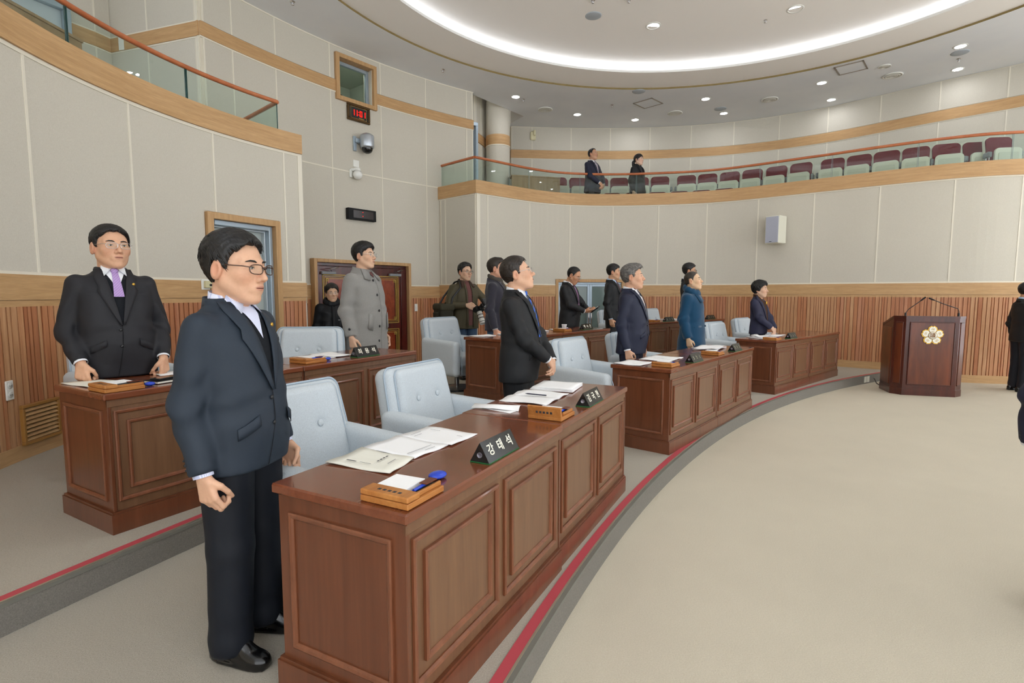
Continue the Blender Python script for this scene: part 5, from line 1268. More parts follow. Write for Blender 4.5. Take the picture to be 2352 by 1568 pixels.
# ---- head, in its own frame: x right, y forward, z up, origin between the ears
def sd_skull(q, wd=1.0):
    cr = sd_ell(q, (0, -.012, .03), (.077*wd, .098, .09)); fc = sd_ell(q, (0, .026, -.035), (.065*wd, .068, .088)); return smin(cr, fc, .03)
def sd_head(q, wd=1.0, full=0.0):
    d = sd_skull(q, wd); ax = np.abs(q[..., 0]); Q = np.stack((ax, q[..., 1], q[..., 2]), -1)
    d = smin(d, sd_cone(Q, (.050*wd, .0, -.05), (.018, .064, -.104), .022+full*.006, .016), .025)
    d = smin(d, nrm(q-np.array((0, .073, -.104), np.float32))-.017, .02)
    d = smin(d, nrm(Q-np.array((.042*wd, .058, -.02), np.float32))-(.022+full*.006), .025)
    d = smin(d, sd_cone(Q, (.048, .066, .024), (.012, .084, .020), .010, .010), .016)
    d = smax(d, -(nrm(Q-np.array((.033, .104, .004), np.float32))-.0175), .012)
    d = smin(d, sd_ell(Q, (.033, .0775, .005), (.017, .0125, .0115)), .005)
    d = smin(d, sd_cone(q, (0, .086, .014), (0, .1135, -.031), .0065, .0118), .012)
    d = smin(d, nrm(Q-np.array((.0140, .100, -.037), np.float32))-.0088, .007)
    d = smin(d, sd_ell(q, (0, .082, -.066), (.032, .016, .024)), .014)
    d = smin(d, sd_ell(q, (0, .0955, -.0605), (.023, .0065, .0048)), .003)
    d = smin(d, sd_ell(q, (0, .0945, -.0705), (.019, .0075, .0058)), .003)
    d = smax(d, -sd_cone(Q, (0, .1035, -.0652), (.023, .094, -.0662), .0016, .0012), .003)
    e = rotq(Q, (.083*wd, -.010, -.006), 12)
    ear = sd_ell(e, (0, 0, 0), (.0115, .021, .036)); ear = smax(ear, -sd_ell(e, (.012, .003, .0), (.009, .012, .023)), .003)
    return smin(d, ear, .008)
def rotq(P, c, a):
    q = P-np.array(c, np.float32); a = math.radians(a); ca, sa = math.cos(a), math.sin(a)
    return np.stack((q[..., 0], q[..., 1]*ca-q[..., 2]*sa, q[..., 1]*sa+q[..., 2]*ca), -1)
_B = ([-.2, -.10, -.052, -.036, -.030, .006, .011, .022], [-.078, -.088, -.062, -.045, .026, .028, .0, .0])
HAIRLINE = {n: (_B[0]+a, [v+o for v in _B[1]]+b) for n, o, a, b in (
    ('short', 0, [.029, .045, .065, .085, .2], [.036, .064, .083, .092, .093]),
    ('reced', 0, [.027, .040, .055, .075, .2], [.04, .085, .104, .110, .112]),
    ('bowl', -.002, [.030, .048, .068, .088, .2], [.03, .052, .070, .078, .078]))}
HAIRLINE['womshort'] = ([-.2, -.10, -.05, -.02, .0, .02, .04, .06, .085, .2], [-.085, -.095, -.085, -.05, -.025, -.02, .03, .06, .076, .08])
HAIRLINE['pony'] = ([-.2, -.10, -.05, -.03, -.01, .012, .03, .055, .08, .2], [-.06, -.07, -.05, -.01, .0, -.03, .012, .032, .056, .06])
def sd_hair(q, line, top, side, amp, wd, quiff=0.0, fr=90):
    x, y, z = q[..., 0], q[..., 1], q[..., 2]
    t = side+(top-side)*np.clip((z-.02)/.08, 0, 1)+quiff*np.clip((y-.02)/.06, 0, 1)*np.clip((z-.06)/.04, 0, 1)
    t = t+amp*np.sin(fr*x+14*np.sin(22*y)+9*np.sin(31*z))*np.sin(37*y+25*z+1.3)
    d = sd_skull(q, wd)-t
    ln = np.interp(y, *HAIRLINE[line]); ln = ln+.004*np.sin(140*x+60*y)
    ln = ln+np.where(y > .045, .010*np.clip((np.abs(x)-.03)/.03, 0, 1)*-1, 0)
    return smax(d, (ln-z)*.75, .010)
# ---- hand: list of tapered segments
def hand_segs(w, d, n, s, curl, scale=1.0, point=False):
    d = np.array(d, float); d /= np.linalg.norm(d); n = np.array(n, float); n -= d*(n@d); n /= np.linalg.norm(n); t = s*np.cross(d, n); w = np.array(w, float); S = []
    k = scale
    for i, (tt, ln) in enumerate(((.031, .95), (.0105, 1.05), (-.0105, 1.0), (-.030, .8))):
        b = w+t*tt*.55*k+d*.012*k; kn = w+d*(.088-.006*abs(i-1))*k+t*tt*k; S.append((b, kn, .0155*k, .0118*k))
        c = curl*(1+.12*i); a = .30*c
        if point and i == 0: a = .1; c = .25
        p = kn
        for L_, da, r0, r1 in ((.045*ln, .0, .0105, .0092), (.028*ln, 1.0, .0092, .0083), (.022*ln, .75, .0083, .0068)):
            a += da*c*.8; q = p+(d*math.cos(a)+n*math.sin(a))*L_*k; S.append((p, q, r0*k, r1*k)); p = q
    b = w+d*.022*k+t*.026*k; m1 = b+(d*.62+t*.62+n*.35)*.040*k; m2 = m1+(d*.85+t*.1*(1-curl)+n*.45*curl)*.032*k; m3 = m2+(d*.8-t*.25*curl+n*.5*curl)*.026*k
    S += [(b, m1, .0145*k, .0115*k), (m1, m2, .0112*k, .0098*k), (m2, m3, .0096*k, .0074*k)]
    return S
def ik(sh, wr, l1, l2, hint):
    sh = np.array(sh, float); wr = np.array(wr, float); v = wr-sh; D = np.linalg.norm(v); mx = (l1+l2)*.995
    if D > mx: wr = sh+v/D*mx; v = wr-sh; D = mx
    u = v/D; a = (l1*l1-l2*l2+D*D)/(2*D); h = math.sqrt(max(l1*l1-a*a, 1e-6)); hn = np.array(hint, float); hn -= u*(hn@u); hn /= np.linalg.norm(hn)
    return sh+u*a+hn*h, wr
def knots(rows):
    r = np.array(rows, float); o = np.argsort(r[:, 0]); r = r[o]; return r
TORSO = [(.74, .205, .135, .0), (.85, .205, .138, .005), (.97, .195, .132, .008), (1.08, .182, .124, .006), (1.20, .190, .126, .002), (1.28, .193, .121, -.006), (1.34, .189, .106, -.015), (1.378, .156, .094, -.022), (1.40, .106, .080, -.027), (1.425, .080, .068, -.03), (1.455, .066, .060, -.032)]

def person(label, x, y, z, H, face, head=(0, 0, 0), wide=1.0, belly=0.0, outfit='suit', top='black', leg='dkblue', shirt='white', tie=None, inner=None, arms=('hang', 'hang'), hem=.78, hair=('short', .02, .011, .0018, 'black'), quiff=0.0, glasses=None, hs=1.06, tone='d9a988', wd=1.0, full=0.0, res=.007, lean=0.0, collar=True, cuff=None, open_front=False, pin=False, group='people in the hall'):
    k = H/1.70; sc = np.array((k*wide, k*wide, k))
    root = empty('person', (x, y, z), math.radians(face-90)); tag(root, label, 'person', group)
    # --- torso profile of the garment
    T = knots(TORSO).copy()
    T[:, 1] *= k*wide; T[:, 2] *= k*(wide*.9+.1); T[:, 3] *= k; T[:, 0] *= k
    if belly:
        bl = belly*k*np.exp(-((T[:, 0]/k-1.02)/.15)**2); T[:, 2] += bl*.6; T[:, 3] += bl*.6
    if outfit == 'coat':
        lo = [(hem*k, .235*k*wide, .165*k, .0), (.80*k, .215*k*wide, .150*k, .003*k)]; T = T[T[:, 0] > .9*k]; T = np.array(lo+[list(r) for r in T]); T[:, 1] += .012*k; T[:, 2] += .015*k
    zh = hem*k
    NE = 2.3
    def prof(zz): return np.interp(zz, T[:, 0], T[:, 1]), np.interp(zz, T[:, 0], T[:, 2]), np.interp(zz, T[:, 0], T[:, 3])
    def sd_torso(P, grow=0.0):
        a, b, c_ = prof(P[..., 2]); a = a+grow; b = b+grow
        kk = ((np.abs(P[..., 0])/a)**NE+(np.abs(P[..., 1]-c_)/b)**NE)**(1/NE); return (kk-1)*np.minimum(a, b)*.9
    def fy(xx, zz, off=.007):
        a, b, c_ = prof(zz); u = min(.97, abs(xx)/a); return c_+b*(1-u**NE)**(1/NE)+off
    def fs(xx, zz, off=.007): return (xx, fy(xx, zz, off), zz)
    # --- arms
    AR = []
    for s, pose in ((1, arms[0]), (-1, arms[1])):
        sh = np.array((s*.168*k*wide, -.014*k, 1.334*k)); kw = {}
        hint = (s*.25, -1, .0); n = (-s, .15, 0); curl = 1.0; d = None; point = False
        if pose == 'hang': wr = (s*.235*k*wide, .03*k, .812*k); curl = 1.3
        elif pose == 'fist': wr = (s*.235*k*wide, .03*k, .812*k); curl = 1.75
        elif pose == 'desk': wr = (s*.20*k*wide, .235*k, .80-(z-S2 if z > .2 else z-S1)*0); hint = (s*.9, -.6, 0); n = (-s*.3, -.3, -1); d = (-s*.15, .55, -.75); curl = 1.1
        elif pose == 'deskfist': wr = (s*.20*k*wide, .15*k, .865); hint = (s*.45, -1, 0); n = (-s*.5, -.55, 0); d = (0, .12, -1); curl = 1.9
        elif pose == 'clasp': wr = (s*.085*k, .225*k+belly*.9, .925*k-.03*(s < 0)); hint = (s*1, -.35, -.1); d = (-s*.8, .25, -.55); n = (-s*.2, -.9, -.2); curl = .8
        elif pose == 'phone': wr = (s*.10*k, .285*k, 1.0*k); hint = (s*1, -.2, -.6); d = (-s*.45, .8, .05); n = (-s*.55, -.25, .8); curl = .9; point = s > 0
        elif pose == 'camera_r': wr = (.115*k, .205*k, 1.09*k); hint = (.9, -.5, -.5); d = (-.35, .8, -.25); n = (-.85, -.2, -.3); curl = 1.2
        elif pose == 'camera_l': wr = (-.17*k, .30*k, 1.10*k); hint = (-.9, -.3, -.6); d = (.55, .75, -.05); n = (.2, -.2, -.9); curl = .9
        else: wr, hint, d, n, curl = pose
        el, wr = ik(sh, wr, .285*k, .255*k, hint)
        fd = wr-el; fd /= np.linalg.norm(fd); hd = np.array(d, float) if d is not None else fd
        AR.append((s, sh, el, wr, fd, hand_segs(wr+fd*.012*k, hd, n, s, curl, k*1.02, point)))
    thick = {'suit': 1.0, 'coat': 1.18, 'parka': 1.28, 'jacket': 1.1}[outfit]
    # --- head frame
    ht, hp, hr = head; Rm = rotz(ht) @ rotX(hp) @ rotY(hr)
    hc = np.array((0, .012*k+lean, H-.128*hs)); piv = np.array((0, -.02*k, 1.44*k)); hc = piv+ (rotz(ht*.5) @ rotX(hp*.6)) @ (hc-piv)
    def toH(P): return ((P-hc.astype(np.float32)) @ Rm.astype(np.float32))/hs
    def fromH(V): return (np.asarray(V) @ Rm.T)*hs+hc
    nb = np.array((0, -.028*k, 1.38*k)); nt = fromH(np.array([(0, -.022, -.05)]))[0]
    # --- body: head, neck, trunk, arms with fingers, legs: one surface
    def f_body(P):
        dh = nrm(P-hc.astype(np.float32)); d = dh-.14*hs; m = dh < .2*hs
        if m.any(): d = d.copy(); d[m] = sd_head(toH(P[m]), wd, full)*hs
        d = smin(d, sd_cone(P, nb, nt, .058*k*(1+.3*full), .053*hs*(1+.35*full)), .02)
        d = smin(d, sd_cone(P, (0, 0, .95*k), (0, -.02*k, 1.33*k), .085*k, .09*k), .05)
        for s, sh, el, wr, fd, segs in AR:
            d = smin(d, sd_cone(P, (0, -.02*k, 1.33*k), sh, .05*k, .045*k), .03)
            d = smin(d, sd_cone(P, sh, el, .045*k, .038*k), .02); d = smin(d, sd_cone(P, el, wr, .038*k, .026*k), .02)
            dw = nrm(P-wr.astype(np.float32)); hd = dw-.2*k; m = dw < .24*k
            if m.any():
                pm = P[m]; h = None
                for i, (a, b, r1, r2) in enumerate(segs):
                    e = sd_cone(pm, a, b, r1, r2); h = e if h is None else smin(h, e, .011 if i % 4 == 0 else .004)
                hd = hd.copy(); hd[m] = h
            else: hd = np.maximum(hd, .03)
            hd = np.where(dw < .24*k, hd, np.maximum(dw-.2*k, .03)); d = smin(d, hd, .012)
        for s in (-1, 1):
            d = smin(d, sd_cone(P, (s*.085*k, 0, .88*k), (s*.095*k, .01*k, .47*k), .07*k, .05*k), .03); d = smin(d, sd_cone(P, (s*.095*k, .01*k, .47*k), (s*.1*k, -.01*k, .06*k), .048*k, .035*k), .02)
        return d
    xm = max(.33*k*wide, max(abs(a[3][0]) for a in AR)+.12); ym = max(.2, max(a[3][1] for a in AR)+.2, hc[1]+.15)
    hz0 = min(min(a[3][2] for a in AR)-.22*k, .7); hz1 = max(a[3][2] for a in AR)+.06
    if hz1 > 1.25*k: hz1 = 1.25*k
    c_ = res*3.2
    V, F = surfnet(f_body, axis((-xm, xm, res)), axis((-.24*k, ym, res)), axis((.0, hz0, c_), (hz0, hz1, res), (hz1, 1.30*k, c_), (1.30*k, H+.03+abs(lean), res)))
    me = np_mesh('body', V, F, SKIN)
    # tint: lips, ears, nose, beard shadow
    Q = toH(V.astype(np.float32)); base = np.array(hexc(tone)); col = np.tile(base, (len(V), 1)); aq = np.abs(Q[:, 0])
    def blend(mask, c2): col[:] = col*(1-mask[:, None])+np.array(c2)*mask[:, None]
    blend(np.clip(1-nrm((Q-np.array((0, .1, -.03)))/np.array((.03, .03, .03))), 0, 1)*.5, hexc('c98468'))
    blend(np.clip(1.2-nrm((np.stack((aq, Q[:, 1], Q[:, 2]), -1)-np.array((.045, .075, -.03)))/np.array((.035, .04, .035))), 0, 1)*.35, hexc('cf8a6c'))
    blend(np.clip(1.5-nrm((np.stack((aq, Q[:, 1], Q[:, 2]), -1)-np.array((.086, -.008, -.006)))/np.array((.012, .026, .04))), 0, 1)*.5, hexc('cf8468'))
    lip = np.clip(2.6-nrm((Q-np.array((0, .098, -.0655)))/np.array((.024, .014, .0098)))*2.4, 0, 1); blend(np.clip(lip, 0, 1)*.6, hexc('b4695c'))
    at = me.attributes.new('tint', 'FLOAT_COLOR', 'POINT'); at.data.foreach_set('color', np.c_[col, np.ones(len(V))].astype(np.float32).ravel())
    share('body', me, root)
    def child(name, me_, parent=root): return share(name, me_, parent)
    def hchild(name, mb, m):
        mb.v = [tuple(p) for p in fromH(np.array(mb.v))]; return mb.build(name, m, root)
    # --- face details
    for s in (-1, 1):
        hchild('eye', MB().ell((s*.033, .0865, .0035), (.0125, .0042, .0042), 12, 6), mat('eye_white', 'd9d2c8', .3, .5)); hchild('iris', MB().ell((s*.033, .0893, .0035), (.0052, .0022, .0046), 10, 6), mat('iris_dark', '15100d', .2, .6))
        hchild('eyelid_line', MB().tube([(s*.0195, .0872, .0035), (s*.026, .0905, .0072), (s*.034, .0905, .0082), (s*.042, .087, .0068), (s*.0475, .0815, .0035)], .0013, 5), mat('lash_dark', '2a1c16', .6))
        hchild('eyebrow', MB().tube([(s*.014, .0925, .0235), (s*.026, .0935, .0275), (s*.040, .0885, .0285), (s*.052, .078, .0245)], [.0028, .0036, .0032, .0014], 6), HAIR['grey' if hair[4] == 'grey' else 'black'])
    hchild('mouth_line', MB().tube([(-.0225, .0925, -.0662), (-.012, .1005, -.0652), (0, .1035, -.0658), (.012, .1005, -.0652), (.0225, .0925, -.0662)], [.0006, .0015, .0016, .0015, .0006], 6), mat('mouth_dark', '5e2f28', .7))
    # --- hair
    ln, tp, sd, am, hcname = hair; fr_ = 60 if ln == 'womshort' else 90
    hres = max(.0045, res*.8)
    VV, FF = surfnet(lambda P: sd_hair(P, ln, tp, sd, am, wd, quiff, fr_), axis((-.15, .15, hres)), axis((-.17, .17, hres)), axis((-.14, .19, hres)))
    ho = child('hair', np_mesh('hair', fromH(VV), FF, HAIR[hcname]))
    if res < .0086 and am > .001:
        rs = np.random.RandomState(int(x*50+y*17) % 9999); cr = np.array((0, -.065, .118)); nS = 1300
        vi = rs.randint(0, len(VV), nS*3); sel = VV[vi]; sel = sel[(sel[:, 2] > np.interp(sel[:, 1], *HAIRLINE[ln])+.012)][:nS]
        stv = MB()
        for p0 in sel:
            out = p0-np.array((0, -.012, .02)); out = out/np.linalg.norm(out); tg = p0-cr+rs.normal(0, .02, 3)
            if ln != 'womshort' and p0[2] > .06: tg = tg+np.array((0, .05, 0))
            tg = tg-out*(tg@out); L_ = np.linalg.norm(tg)
            if L_ < 1e-4: continue
            tg /= L_; sdv = np.cross(out, tg); ln0 = (.026+.026*rs.rand())*(1.5 if ln == 'womshort' else 1); wv = .0016+.0012*rs.rand(); lf = .0012+.0022*rs.rand()
            pts = [p0+tg*ln0*(t-.4)+out*(lf*(1-2*abs(t-.45))-.0015-.35*(t*ln0)**2/.09) for t in (0, .35, .7, 1)]
            ws = (wv*.6, wv, wv*.8, wv*.15)
            a = [pts[i]-sdv*ws[i] for i in range(4)]; b = [pts[i]+sdv*ws[i] for i in range(4)]; c0 = [pts[i]+out*.0009 for i in range(4)]
            stv._add(a+c0+b, [(i, 4+i, 5+i, i+1) for i in range(3)]+[(4+i, 8+i, 9+i, 5+i) for i in range(3)], True)
        stv.v = [tuple(q) for q in fromH(np.array(stv.v))]; so_ = stv.build('hair_strands', HAIR[hcname], ho, normals=False); so_['kind'] = 'stuff'
    if ln == 'pony':
        hchild('ponytail', MB().tube([(0, -.10, .0), (0, -.135, -.03), (.005, -.13, -.09), (.0, -.105, -.16), (0, -.09, -.2)], [.03, .036, .034, .026, .008], 10), HAIR[hcname])
    # --- glasses
    if glasses:
        gm = {'dark': mat('glasses_dark', '1a1613', .3, .5), 'silver': M['chrome'], 'brown': mat('glasses_brown', '4a2f22', .25, .5)}[glasses]
        r_ = .0013 if glasses == 'silver' else .0019; g = MB(); ln_ = MB()
        for s in (-1, 1):
            P_ = []
            for i in range(16):
                q = 2*PI*i/16; P_.append((s*.034+.0265*np.sign(math.cos(q))*abs(math.cos(q))**.65, .113-.012*(abs(math.cos(q))*(1 if math.cos(q)*s > 0 else 0))**1, -.001+.0165*np.sign(math.sin(q))*abs(math.sin(q))**.7))
            g.tube(P_, r_, 6, closed=True); ln_._add(P_, [tuple(range(16))])
            g.tube([(s*.060, .104, .006), (s*.074, .085, .009), (s*.0835*wd, .0, .012), (s*.084*wd, -.022, .002)], r_*1.1, 6)
        g.tube([(-.009, .1155, .003), (0, .119, .005), (.009, .1155, .003)], r_, 6)
        go = hchild('glasses', g, gm); lo_ = hchild('lenses', ln_, M['glass_clear']); lo_.parent = go
    # --- upper garment
    ph = (x*7.3+y*3.1) % 6.28
    def f_top(P):
        X, Y, Z = P[..., 0], P[..., 1], P[..., 2]
        d = sd_torso(P); d = smax(d, Z-1.448*k, .012)
        d = d+.0034*k*np.sin(27*Z/k+9*X/k+ph)*np.sin(17*X/k-11*Z/k+ph)+.0025*k*np.sin(60*Z/k+22*np.abs(X)/k)*np.exp(-((Z/k-1.06)/.07)**2)
        for s, sh, el, wr, fd, segs in AR:
            a = sd_cone(P, sh, el, 0.058*k*thick, .055*k*thick); b = sd_cone(P, el, wr-fd*.0, .056*k*thick, .044*k*thick)
            arm = smin(a, b, .02)
            t = ((P-el.astype(np.float32)) @ fd.astype(np.float32)); arm = arm+.0065*k*np.sin(t/k*52+3*np.sin(X*20/k+Y*16/k+ph)+ph)*np.exp(-(t/(.11*k))**2)+.003*k*np.sin(t/k*23+Y*30/k+ph)
            arm = smax(arm, ((P-wr.astype(np.float32)) @ fd.astype(np.float32)), .006); d = smin(d, arm, .022)
        if outfit == 'parka': d = d+.004*k*np.sin(46*Z/k+ph)*np.cos(20*X/k)
        d = smax(d, zh-Z-.0*Y, .008)
        return d
    tr = max(.009, res*1.5)
    V2, F2 = surfnet(f_top, axis((-xm, xm, tr)), axis((-.27*k, max(.25*k, ym), tr)), axis((zh-.03, 1.52*k, tr)))
    gname = {'suit': 'suit_jacket', 'coat': 'coat', 'parka': 'parka', 'jacket': 'jacket'}[outfit]
    jk = child(gname, np_mesh(gname, V2, F2, CL[top]))
    # --- front details laid on the garment
    zb = 1.085*k; nx, nz = .060*k, 1.430*k
    def vline(t, s): return (s*(nx*(1-t)**1.1+.006*k), nz+(zb-nz)*t)
    dark = mat('seam_dark', '0c0c0e', .8)
    if outfit == 'suit' or open_front:
        rows = 9; im = CL[inner] if inner else CL[shirt]
        P_ = []
        for i in range(rows+1):
            t = i/rows; xl, zl = vline(t, -1); xr, _ = vline(t, 1); P_.append([fs(xl+(xr-xl)*j/6, zl, .0035) for j in range(7)])
        MB().grid(P_).build('shirt_front' if not inner else 'sweater', im, jk)
        if inner:
            P_ = []
            for i in range(7):
                t = i/6*.42; w_ = 1-i/6; xl, zl = vline(t, -1); P_.append([fs(xl*w_+(-2*xl*w_)*j/4, zl, .007) for j in range(5)])
            MB().grid(P_).build('shirt_front', CL[shirt], jk)
        if tie:
            P_ = []
            te = 1.0 if not inner else .5
            for i in range(9):
                t = .06+(te-.06)*i/8; _, zl = vline(t, 1); hw = k*(.015+.020*min(1, t/.8)); P_.append([fs(-hw+2*hw*j/4, zl, .011+.004*(1-abs(j-2)/2)) for j in range(5)])
            MB().grid(P_).build('tie', TIE[tie], jk); kn = fs(0, nz-.012*k, .012); MB().ell(kn, (.021*k, .014*k, .021*k), 12, 8).build('tie_knot', TIE[tie], jk)
        for s in (-1, 1):
            P_ = []
            for i in range(11):
                t = i/10; xi, zl = vline(t, s); wv = np.interp(t, [0, .22, .30, .34, 1], [.035, .062, .066, .074, .010])*k
                if .22 < t < .33: wv *= .80
                P_.append([fs(xi+s*wv*j/3-s*.004*k, zl, .0085+.003*(1-j/3)) for j in range(4)])
            MB().slab(P_ if s < 0 else [r[::-1] for r in P_], (0, .0045*k, 0)).build('lapel', CL[top], jk)
        for q in (0, 1): MB().ell(fs(.012*k, zb-.03*k-.10*k*q, .004), (.009*k, .004*k, .009*k), 10, 6).build('jacket_button', M['black'], jk)
        P_ = [[fs(.0*k+.03*k*(i/8)**2, zb+(zh+.01-zb)*i/8, .0035), fs(.004*k+.03*k*(i/8)**2, zb+(zh+.01-zb)*i/8, .0035)] for i in range(9)]
        MB().grid(P_).build('front_edge', dark, jk)
        for s in (-1, 1):
            P_ = [[fs(s*(.085+.011*j)*k, (1.0-.006*j-i*.022)*k, .004+.002*(i > 0)) for j in range(8)] for i in range(3)]
            MB().slab(P_ if s < 0 else [r[::-1] for r in P_], (0, .003, 0)).build('pocket_flap', CL[top], jk)
        MB().grid([[fs(-(.075+.02*j)*k, (1.27+.004*j-i*.016)*k, .004) for j in range(5)] for i in range(2)]).build('breast_pocket', CL[top], jk)
    if pin:
        MB().ell(fs(-.085*k, 1.335*k, .015), (.009*k, .004*k, .009*k), 10, 6).build('lapel_pin', M['gold'], jk)
    # collars
    def ring(r0, r1, z0, z1, th, a0, a1, dy=0.0, n=22, fdrop=.0):
        P0 = []; P1 = []
        for i in range(n+1):
            q = math.radians(a0+(a1-a0)*i/n); fr = (1+math.sin(q))/2
            P0.append((r0*math.cos(q), -.03*k+dy+r0*.95*math.sin(q), z0-fdrop*fr)); P1.append((r1*math.cos(q), -.03*k+dy+r1*.95*math.sin(q), z1-fdrop*fr))
        b = MB(); m = n+1
        V_ = P0+P1+[(p[0]*(1+th/r0), p[1]+(p[1]+.03*k-dy)*th/r0, p[2]) for p in P0]+[(p[0]*(1+th/r1), p[1]+(p[1]+.03*k-dy)*th/r1, p[2]) for p in P1]
        F_ = []
        for i in range(n): F_ += [(i, i+1, m+i+1, m+i), (2*m+i, 3*m+i, 3*m+i+1, 2*m+i+1), (m+i, m+i+1, 3*m+i+1, 3*m+i), (i, 2*m+i, 2*m+i+1, i+1)]
        F_ += [(0, m, 3*m, 2*m), (n, 2*m+n, 3*m+n, m+n)]
        b._add(V_, F_, True); return b
    if collar:
        ring(.070*k, .064*k, 1.417*k, 1.474*k, .004, -250, 70, 0, 26, .03*k).build('shirt_collar', CL[shirt], jk)
        for s in (-1, 1):
            A_ = fs(s*.012*k, nz+.006*k, .014); B_ = (s*.060*k, .012*k, 1.455*k); C2 = fs(s*.058*k, nz-.045*k, .012); D2 = (s*.064*k, .0, 1.42*k)
            MB().slab([[B_, A_], [D2, C2]], (0, .004, 0)).build('collar_wing', CL[shirt], jk)
        if outfit == 'suit': ring(.088*k, .079*k, 1.397*k, 1.452*k, .007, -215, 35, -.002, 24, .03*k).build('jacket_collar', CL[top], jk)
    # shirt cuffs
    for s, sh, el, wr, fd, segs in AR:
        if cuff is not None or outfit == 'suit':
            MB().tube([wr-fd*.02*k, wr+fd*.012*k], [.036*k, .034*k], 16, cap=False).build('shirt_cuff', CL[cuff or shirt], jk)
        if outfit == 'suit':
            side = np.cross(fd, (0, 1, 0)); back = np.array((0, -1, 0))-fd*(-fd[1]); back /= np.linalg.norm(back)
            for q in range(3): MB().ell(tuple(wr-fd*(.03+.018*q)*k+(back*.75+np.array((s, 0, 0))*.65)*.046*k), (.005*k, .005*k, .005*k), 8, 5).build('cuff_button', M['black'], jk)
    # --- trousers
    def f_leg(P):
        Q_ = np.stack((np.abs(P[..., 0]), P[..., 1], P[..., 2]), -1)
        d = smin(sd_cone(Q_, (.085*k*wide, .0, .87*k), (.097*k, .012*k, .47*k), .102*k*wide, .084*k), sd_cone(Q_, (.097*k, .012*k, .47*k), (.102*k, -.005*k, .03*k), .084*k, .080*k), .02)
        d = smin(d, sd_ell(P, (0, .0, .92*k), (.165*k*wide, .115*k, .14*k)), .03)
        Z = P[..., 2]; d = d+.003*k*np.sin(Z*46/k+6*P[..., 1]/k)*np.exp(-((Z-.09*k)/(.12*k))**2)
        return smax(smax(d, .045*k-Z, .006), Z-1.02*k, .01)
    lr = max(.012, res*1.9)
    V3, F3 = surfnet(f_leg, axis((-.24*k*wide, .24*k*wide, lr)), axis((-.16*k*wide, .16*k*wide, lr)), axis((.02*k, 1.06*k, lr)))
    child('trousers', np_mesh('trousers', V3, F3, CL[leg]))
    # --- shoes
    def f_shoe(P):
        q = P; toe = sd_ell(q, (0, .115, .03), (.044, .075, .034)); mid_ = sd_ell(q, (0, .02, .055), (.041, .09, .055)); heel = sd_ell(q, (0, -.055, .04), (.036, .045, .045))
        d = smin(smin(toe, mid_, .03), heel, .03); sole = sd_box(q, (0, .04, .010), (.045, .14, .011), .009); sole = np.maximum(sole, nrm((q-np.array((0, .045, 0), np.float32))[..., :2]/np.array((.052, .152), np.float32))*.05-.05)
        return smin(smax(d, .0-q[..., 2], .004), sole, .006)
    VS, FS = surfnet(f_shoe, axis((-.07, .07, .009)), axis((-.13, .22, .009)), axis((-.01, .13, .009)))
    for s in (-1, 1):
        o = share('shoe', np_mesh('shoe', VS*k, FS, SHOE), root, (s*.102*k, -.005*k, 0), math.radians(-s*7))
    return dict(root=root, k=k, fs=fs, AR=AR, jk=jk, T=T, hc=hc, fromH=fromH, zh=zh, ring=ring, prof=prof, MBp=None, sd_torso=sd_torso)

FL = (12.0, 2.0)
def to_flag(x, y, add=0): return math.degrees(math.atan2(FL[1]-y, FL[0]-x))+add
# ---- the people, nearest first
p1 = person('man in navy jacket and striped shirt standing beside the nearest desk', -1.055, 2.03, S1, 1.63, -11, (0, -2, 0), 1.02, .02, 'suit', 'navy1', 'navy1t', 'pinstripe', None, 'vest', ('fist', 'fist'), .78, ('short', .024, .013, .002, 'black'), 0, 'brown', 1.06, 'dcae90', 1.0, .2, .0048, pin=True)
p2 = person('man in black suit with lilac tie, fists resting on the left rear desk', -2.50, 3.36, S2, 1.685, -42, (8, 4, 0), 1.06, .04, 'suit', 'black2', 'dkblue', 'white', 'lilac', 'vest', ('deskfist', 'deskfist'), .76, ('short', .02, .010, .0015, 'black'), 0, 'silver', 1.08, 'dcac8c', 1.06, .6, .006, pin=True)
p7 = person('man in black suit with blue striped tie and folded hands, gazing up', .05, 4.12, S1, 1.68, -17, (12, 16, 0), 1.06, .03, 'suit', 'black', 'black', 'white', 'blue', None, ('clasp', 'clasp'), .74, ('short', .02, .010, .0018, 'brown'), 0, 'silver', 1.06, 'e0b294', 1.04, .5, .006)
p10 = person('grey-haired man in navy blazer and open white shirt at the middle desk', 1.30, 5.80, S1, 1.71, to_flag(1.3, 5.8, -8), (8, 5, 0), 1.10, .03, 'suit', 'navy2', 'navy2', 'white', None, None, ('fist', 'hang'), .75, ('short', .026, .012, .002, 'grey'), .014, None, 1.06, 'dcac8e', 1.02, .3, .0065)
p4 = person('man in grey wool coat standing before the double doors', -1.50, 5.45, S2, 1.775, -22, (6, 4, 0), 1.08, .02, 'coat', 'greycoat', 'dkblue', 'maroon', None, None, ('hang', 'hang'), .50, ('bowl', .028, .014, .0025, 'black'), .006, 'silver', 1.04, 'e0b698', 1.02, .3, .0065, collar=False)
p12 = person('person with cropped hair in a teal wool coat', 2.43, 7.20, S1, 1.70, to_flag(2.43, 7.2, -8), (4, 10, 0), 1.0, .0, 'coat', 'teal', 'dkblue', 'white', None, None, ('hang', 'hang'), .52, ('short', .006, .004, .0006, 'buzz'), 0, None, 1.04, 'e2bc98', .98, .1, .0075, collar=False)
p13 = person('woman in navy jacket and brown turtleneck with short dark hair', 3.96, 8.58, S1, 1.60, to_flag(4.06, 8.8, -4), (2, 0, 0), .93, .02, 'jacket', 'navyw', 'dkblue', 'turtle', None, None, ('clasp', 'clasp'), .80, ('womshort', .030, .020, .007, 'black'), .004, None, 1.05, 'dcb498', .98, .2, .0085, collar=False, pin=True)
